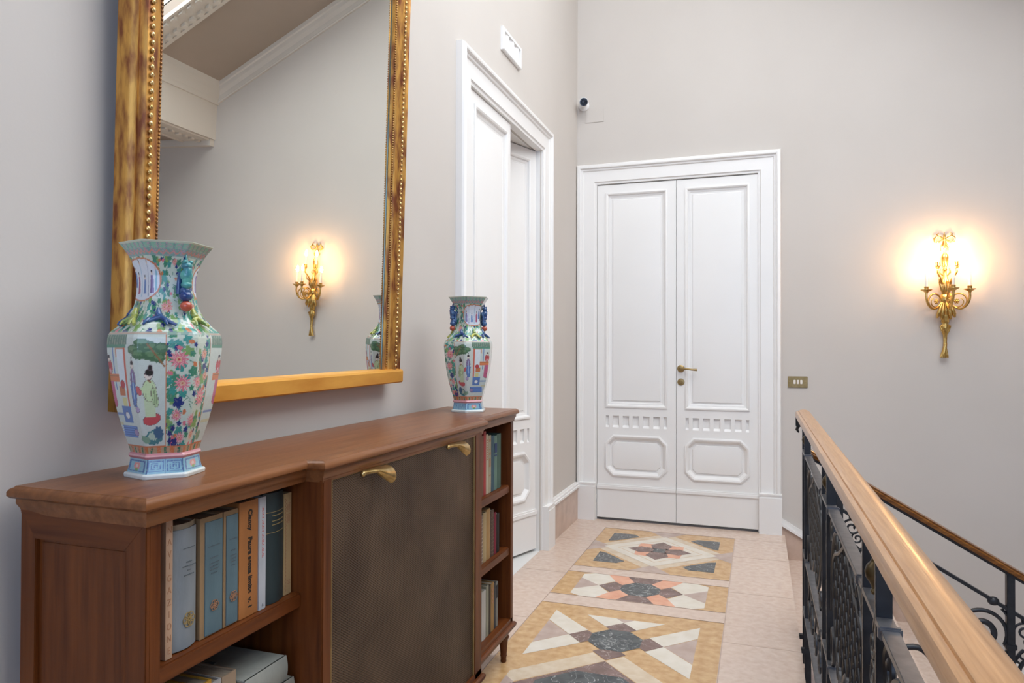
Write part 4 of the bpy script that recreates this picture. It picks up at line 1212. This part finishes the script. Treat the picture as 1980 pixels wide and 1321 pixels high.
# horn-like tail with leaves and tassel
m = MB()
for a, l, r in ((-.040, 1.452, .012), (-.020, 1.440, .013), (.0, 1.47, .010), (.022, 1.442, .013), (.042, 1.455, .012)):
    m.tube([S3(a * .4, .045, 1.55), S3(a * .8, .058, 1.51), S3(a * 1.05, .056, 1.475), S3(a * 1.2, .050, l)], [.007, r, r * 1.05, .004], 8)
m.lathe([(0, 1.44), (.020, 1.436), (.024, 1.428), (.018, 1.42), (.023, 1.405), (.025, 1.385), (.017, 1.365), (.012, 1.34), (.010, 1.30), (.012, 1.285), (.0, 1.28)], S3(0, .030, 0), seg=14)
for s in (-1, 1): m.tube([S3(s * .010, .035, 1.41), S3(s * .026, .038, 1.40), S3(s * .020, .036, 1.375), S3(s * .006, .034, 1.34)], [.004, .007, .006, .003], 6)
m.tube([S3(.002, .03, 1.29), S3(-.004, .03, 1.25), S3(-.008, .028, 1.225)], [.010, .013, .016], 10)
for k in range(5):
    a = -.9 + k * .45
    m.tube([S3(.003, .03, 1.27), S3(.014 * math.sin(a) - .004, .034, 1.235), S3(.026 * math.sin(a) - .006, .032, 1.202)], [.006, .007, .0055], 6)
m.build('tail', GILT, sc, 60)
def arm(dx, dy, cz_, kind):
    """arm leaving the hub in direction (dx, dy); returns cup position"""
    ln = math.hypot(dx, dy); ux, uy = dx / ln, dy / ln
    q = lambda r, z: S3(ux * r, .03 + uy * r, z)
    mb = MB()
    if kind == 'low':
        P = [q(.015, 1.572), q(.030, 1.545), q(.055, 1.520), q(.085, 1.508), q(.112, 1.518), q(.132, 1.545), q(ln, 1.575), q(ln, cz_)]
        n = 40; pts = []
        # smooth catmull
        PP = [Vector(p) for p in P]; PP = [PP[0]] + PP + [PP[-1]]
        for i in range(1, len(PP) - 2):
            for k in range(6):
                u = k / 6
                pts.append(.5 * ((2 * PP[i]) + (PP[i + 1] - PP[i - 1]) * u + (2 * PP[i - 1] - 5 * PP[i] + 4 * PP[i + 1] - PP[i + 2]) * u * u + (3 * PP[i] - PP[i - 1] - 3 * PP[i + 1] + PP[i + 2]) * u ** 3))
        pts.append(PP[-2])
        mb.tube(pts, [.0075 - .001 * math.sin(PI * i / len(pts)) for i in range(len(pts))], 8)
        # volute over the top
        rr = .047; cc = (.078, 1.556); V = []
        for k in range(34):
            a = math.radians(-60 + k * 14.5); r = rr * (1 - max(0, k - 16) / 30)
            V.append(q(cc[0] + r * math.cos(a), cc[1] + r * math.sin(a)))
        mb.tube(V, [.006 * (1 - k / 70) for k in range(34)], 8)
        for k in range(6):
            a = k * PI / 3; mb.ball(q(cc[0] - .012 + .011 * math.cos(a), cc[1] + .011 * math.sin(a)), .0065, 8)
        mb.ball(q(cc[0] - .012, cc[1]), .008, 8)
    else:
        P = [q(.012, 1.605), q(.020, 1.64), q(.034, 1.67), q(.050, 1.70), q(ln, 1.735), q(ln, cz_)]
        mb.tube(P, [.007, .0075, .007, .0065, .006, .006], 8)
        mb.tube([q(.034, 1.67), q(.058, 1.675), q(.066, 1.70), q(.058, 1.712)], [.004, .005, .004, .002], 6)
    o = mb.build('arm', GILT, sc, 60)
    c = q(ln, cz_)
    mb = MB()
    R = .033 if kind == 'low' else .017
    mb.lathe([(0, -.004), (.008, -.004), (.010, .0), (.012, .004), (R * .6, .008), (R, .016), (R, .019), (R * .7, .018), (.012, .017), (.0125, .030), (.014, .036), (.011, .038), (0, .038)], c, seg=20)
    mb.build('drip_pan', GILT, o, 50)
    h = .088 if kind == 'low' else .070
    mb = MB(); mb.lathe([(0, 0), (.0088, 0), (.0085, h), (.006, h + .003), (0, h + .003)], (c[0], c[1], c[2] + .036), seg=16)
    mb.build('candle_sleeve', CANDLE, o, 50)
    mb = MB(); mb.lathe([(0, 0), (.006, .002), (.0115, .014), (.0125, .024), (.009, .038), (.004, .050), (0, .056)], (c[0], c[1], c[2] + .036 + h), seg=14)
    bl = mb.build('bulb', BULB, o, 60); bl['label'] = 'lit candle bulb'
arm(-.118, .075, 1.610, 'low'); arm(.118, .075, 1.610, 'low'); arm(.012, .150, 1.612, 'low')
arm(-.052, .060, 1.762, 'up'); arm(.052, .060, 1.762, 'up')

# ------------------------------------------------------------------ balustrades
def spiral(c, r0, r1, a0, turns, n=None):
    n = n or int(abs(turns) * 20) + 4
    return [(c[0] + (r0 + (r1 - r0) * k / n) * math.cos(a0 + 2 * PI * turns * k / n), c[1] + (r0 + (r1 - r0) * k / n) * math.sin(a0 + 2 * PI * turns * k / n)) for k in range(n + 1)]
def smooth(P, k=6):
    P = [Vector((p[0], p[1], 0)) for p in P]; PP = [P[0]] + P + [P[-1]]; out = []
    for i in range(1, len(PP) - 2):
        for j in range(k):
            u = j / k
            v = .5 * ((2 * PP[i]) + (PP[i + 1] - PP[i - 1]) * u + (2 * PP[i - 1] - 5 * PP[i] + 4 * PP[i + 1] - PP[i + 2]) * u * u + (3 * PP[i] - PP[i - 1] - 3 * PP[i + 1] + PP[i + 2]) * u ** 3)
            out.append((v.x, v.y))
    out.append((P[-1].x, P[-1].y))
    return out
RX = 1.478
b1 = thing('landing_balustrade', 'ornate black iron balustrade with a pale oak handrail along the landing edge', 'railing', (RX, -4, 0))
m = MB()
hw = [(-.034, -.014), (-.0335, -.002), (-.030, .005), (-.0225, .0085), (-.0205, .0065), (-.0190, .0095), (-.010, .0135), (.004, .0155), (.016, .0135), (.026, .007), (.0315, -.004), (.031, -.018), (.022, -.027), (-.022, -.027), (-.031, -.022)]
m.prism([(RX - .008 + a, .962 + b * 1.0) for a, b in hw], -7.2, -1.668, 'y')
hr = m.build('handrail', RAILW, b1, 35); hr['label'] = 'pale oak handrail with a groove'
m = MB(); m.box(RX - .019, RX + .007, -7.2, -1.675, .926, .936); m.build('handrail_strap', IRON, b1)
m = MB(); m.bbox(RX - .040, RX - .012, -1.692, -1.664, .900, .948, .003); m.tube([(RX - .028, -1.672, .902), (RX - .034, -1.668, .885), (RX - .026, -1.668, .872)], [.008, .007, .004], 8); m.build('end_cap', IRON, b1)
PY = [-1.690, -1.850, -2.745, -2.905, -3.665, -3.825, -4.60, -4.76, -5.54, -5.70, -6.48, -6.64]
for i, y in enumerate(PY):
    m = MB(); m.bbox(RX - .013, RX + .013, y - .006, y + .006, -.20, .928, .0015)
    m.box(RX - .030, RX + .013, y - .010, y + .010, -.055, -.035)
    m.build('post', IRON, b1)
def yz(P): return [(RX, a, b) for a, b in P]
ZTB, ZMB, ZLB = .800, .350, .095
for i in range(len(PY) - 1):
    ya, yb = PY[i] - .006, PY[i + 1] + .006        # ya > yb
    for z, n_ in ((ZTB, 'upper_bar'), (ZMB, 'middle_bar'), (ZLB, 'lower_bar')):
        m = MB(); m.bbox(RX - .0135, RX + .0135, yb, ya, z - .012, z, .001)
        if ya - yb > .3 and n_ != 'lower_bar':
            for yy in (ya - .055, yb + .055): m.bbox(RX - .018, RX + .018, yy - .007, yy + .007, z - .017, z + .005, .003)
        m.build(n_, IRON_B, b1)
    w = ya - yb; yc = (ya + yb) / 2
    m = MB()
    if w > .3:
        # shield with fish-scale lattice
        hwid = min(.30, w / 2 - .06)
        zc_, zt_, zb_ = .60, ZTB - .020, ZMB + .03
        SH = smooth([(yc, zt_), (yc + hwid * .45, zt_ - .055), (yc + hwid * .95, zc_ + .07), (yc + hwid, zc_ - .03), (yc + hwid * .72, zc_ - .14), (yc + hwid * .35, zb_ + .02), (yc, zb_ + .085),
                     (yc - hwid * .35, zb_ + .02), (yc - hwid * .72, zc_ - .14), (yc - hwid, zc_ - .03), (yc - hwid * .95, zc_ + .07), (yc - hwid * .45, zt_ - .055), (yc, zt_)])
        m.tube(yz(SH), .006, 6)
        def inside(a, b):
            c = False; n = len(SH)
            for k in range(n):
                x1, y1 = SH[k]; x2, y2 = SH[k - 1]
                if (y1 > b) != (y2 > b) and a < (x2 - x1) * (b - y1) / (y2 - y1) + x1: c = not c
            return c
        m.build('shield_frame', IRON, b1, 50)
        m = MB(); dz = .042; dy = .062; r = 0
        z = zb_ + .01
        while z < zt_ - .02:
            y = yc - hwid + (dy / 2 if r % 2 else 0)
            while y < yc + hwid:
                if inside(y, z + .012):
                    m.tube(yz([(y - dy / 2, z), (y - dy * .46, z + dz * .6), (y - dy * .25, z + dz * 1.05), (y, z + dz * 1.45), (y + dy * .25, z + dz * 1.05), (y + dy * .46, z + dz * .6), (y + dy / 2, z)]), .0038, 5)
                    m.tube(yz([(y, z + dz * 1.40), (y, z + dz * .9)]), .0035, 4)
                y += dy
            z += dz; r += 1
        m.build('scale_lattice', IRON, b1, 50)
        for s in (-1, 1):
            m = MB(); e_ = yc + s * (w / 2)
            m.tube(yz([(e_ - s * .045 + .036 * math.cos(k * PI / 12), ZMB + .058 + .05 * math.sin(k * PI / 12)) for k in range(24)]), .0055, 6, closed=True)
            m.build('ring', IRON, b1, 50)
            m = MB()
            m.tube(yz([(e_ - s * a, b) for a, b in smooth([(.012, .50), (.02, .60), (.05, .68), (.10, .735), (.16, .76)])]), .005, 6)
            m.tube(yz([(e_ - s * a, b) for a, b in spiral((.055, .735), .042, .008, -2.2, -1.6)]), [.0055] * 8 + [.005] * 29, 6)
            m.tube(yz([(e_ - s * a, b) for a, b in spiral((.20, .400), .034, .007, -1.5, 1.6)]), .005, 6)
            m.build('scroll', IRON, b1, 50)
        nn = max(4, int(w / .16)); st = w / nn
        for k in range(nn):
            c = yb + st * (k + .5); s = 1 if k % 2 else -1
            m = MB()
            m.tube(yz(spiral((c, .285), .045, .008, -PI / 2 * s, s * 1.5)), .005, 6)
            m.tube(yz(spiral((c, .165), .045, .008, PI / 2 * s, s * 1.5)), .005, 6)
            m.tube(yz([(c - s * .045, .165), (c, .225), (c + s * .045, .285)]), .005, 6)
            m.build('scroll', IRON, b1, 50)
    else:
        for z0, s in ((.74, 1), (.66, -1), (.56, 1), (.47, -1), (.395, 1)):
            m = MB()
            m.tube(yz(spiral((yc - s * .022, z0), .036, .006, 0, 1.7 * s)), .005, 6)
            m.tube(yz(spiral((yc + s * .030, z0 - .03), .026, .006, PI, 1.4 * s)), .0045, 6)
            m.build('scroll', IRON, b1, 50)
        m = MB(); m.tube(yz([(yc + .036 * math.cos(k * PI / 10), .225 + .06 * math.sin(k * PI / 10)) for k in range(20)]), .0055, 6, closed=True); m.build('ring', IRON, b1, 50)
        m = MB(); m.tube(yz([(yc, ZLB), (yc + .012, .16), (yc - .012, .28), (yc, ZMB - .01)]), .005, 6)
        m.build('leaf_stem', IRON, b1, 50)
        m = MB(); m.lathe([(0, 0), (.008, .0), (.010, .005), (.007, .010), (.011, .020), (.0175, .030), (.019, .040), (.016, .050), (.010, .057), (.0065, .064), (.008, .068), (.004, .078), (0, .084)], (RX, yc, .812), seg=18)
        u = m.build('urn_finial', BRONZE, b1, 50); u['label'] = 'aged bronze urn'

# balustrade of the descending flight
QY = -1.70
b2 = thing('stair_balustrade', 'black iron scroll balustrade with a varnished brown handrail sloping down the stairs', 'railing', (2.6, QY, -.6))
def rt(x): return .640 - .58 * (x - 1.779)           # top of the handrail
m = MB()
prof = [(-.026, -.030), (-.028, -.016), (-.022, -.010), (-.024, -.004), (-.014, .0), (.014, .0), (.024, -.004), (.022, -.010), (.028, -.016), (.026, -.030), (.016, -.036), (-.016, -.036)]
x0, x1 = 1.50, 4.05
vs = [(x, QY + a, rt(x) + b) for x in (x0, x1) for a, b in prof]; n = len(prof)
m.add(vs, [tuple(range(n))[::-1], tuple(range(n, 2 * n))] + [(i, (i + 1) % n, n + (i + 1) % n, n + i) for i in range(n)])
h = m.build('handrail', RAILD, b2, 30); h['label'] = 'glossy varnished brown handrail'
def slope_bar(mb, xa, xb, off, hh, hw_=.012):
    vs = [(x, QY + a, rt(x) + b) for x in (xa, xb) for a, b in ((-hw_, off - hh), (hw_, off - hh), (hw_, off), (-hw_, off))]
    mb.add(vs, [(3, 2, 1, 0), (4, 5, 6, 7), (0, 1, 5, 4), (1, 2, 6, 5), (2, 3, 7, 6), (3, 0, 4, 7)])
m = MB(); slope_bar(m, x0, x1, -.036, .010, .013); m.build('handrail_strap', IRON, b2)
QX = [1.617, 2.262, 2.905, 3.55, 4.02]
for x in QX:
    m = MB(); m.bbox(x - .0145, x + .0145, QY - .0145, QY + .0145, rt(x) - .95, rt(x) - .035, .002)
    m.bbox(x - .020, x + .020, QY - .020, QY + .020, rt(x) - .345, rt(x) - .322, .003)
    m.build('post', IRON, b2)
for xa, xb in [(1.51, 1.617)] + list(zip(QX[:-1], QX[1:])):
    m = MB(); slope_bar(m, xa, xb, -.180, .016)
    if xb - xa > .3:
        for xx in (xa + .06, xb - .06): m.ball((xx, QY, rt(xx) - .190), .021, 10, (1.1, .9, .9))
    m.build('upper_bar', IRON, b2, 50)
    m = MB(); slope_bar(m, xa, xb, -.72, .014); m.build('lower_bar', IRON, b2)
def sx_(P, x, off): return [(x + a, QY, rt(x + a) + off + b) for a, b in P]
for xa, xb in zip(QX[:-1], QX[1:]):
    w = xb - xa
    # big scroll by the lower post
    for (xx, s, o_) in ((xb - .108, 1, -.345), (xa + .125, -1, -.37)):
        m = MB()
        P = [(s * a, b) for a, b in spiral((0, 0), .100, .012, math.radians(-30), 1.9, 60)]
        m.tube([(xx + a, QY, rt(xx) + o_ + b) for a, b in P], [.0125 * (1 - abs(k / 60 - .6) * .7) for k in range(61)], 8)
        P = [(s * .105 * math.cos(math.radians(a)) + s * .012, .125 * math.sin(math.radians(a))) for a in range(-75, 60, 9)]
        m.tube([(xx + a, QY, rt(xx) + o_ + b) for a, b in P], .0065, 6)
        m.build('large_scroll', IRON, b2, 50)
        m = MB()
        for PA in ([(-.09, -.03), (-.125, .02), (-.14, .09), (-.165, .15), (-.20, .172), (-.225, .155)], [(-.225, .155), (-.19, .178), (-.15, .165), (-.125, .142), (-.118, .110), (-.095, .082), (-.06, .070)], [(-.10, -.02), (-.118, .03), (-.10, .06), (-.07, .078)], [(-.105, -.01), (-.125, .045), (-.128, .075)]):
            PA = smooth([(s * a * .84, b * .9 * (1 if s > 0 else -1)) for a, b in PA], 5)
            m.tube([(xx + a, QY, rt(xx) + o_ + b) for a, b in PA], [.0088 * (1 - .5 * k / len(PA)) for k in range(len(PA))], 6)
        m.build('acanthus_leaf', IRON, b2, 50)
    m = MB()
    P = smooth([(-.30, -.02), (-.22, .02), (-.10, -.03), (.0, .02), (.10, -.03), (.2, .02), (.30, -.02)])
    xm = (xa + xb) / 2
    m.tube([(xm + a, QY, rt(xm + a) - .60 + b) for a, b in P], .013, 8)
    for q in (-.15, .05, .2): m.tube([(xm + q + a, QY, rt(xm + q) - .565 + b) for a, b in spiral((0, 0), .035, .006, -1.2, 1.4)], .0055, 6)
    m.build('wave_scroll', IRON, b2, 50)
    # small C scrolls stacked against the post
    for off, s in ((-.24, 1), (-.34, -1), (-.46, 1), (-.56, -1), (-.66, 1)):
        m = MB(); xx = xa + .052
        m.tube([(xx + a, QY, rt(xx) + off + b) for a, b in spiral((0, 0), .040, .006, PI, -s * 1.6)], .005, 6)
        m.tube([(xx + a, QY, rt(xx) + off - .045 + b) for a, b in spiral((.02, 0), .026, .005, PI / 2, s * 1.4)], .0042, 6)
        m.build('scroll', IRON, b2, 50)
# ring between the corner and the first post
for off, r in ((-.26, .040), (-.36, .030), (-.50, .040)):
    m = MB(); m.tube([(1.572 + r * math.cos(k * PI / 10), QY, rt(1.572) + off + r * math.sin(k * PI / 10)) for k in range(20)], .0045, 6, closed=True); m.build('ring', IRON, b2, 50)
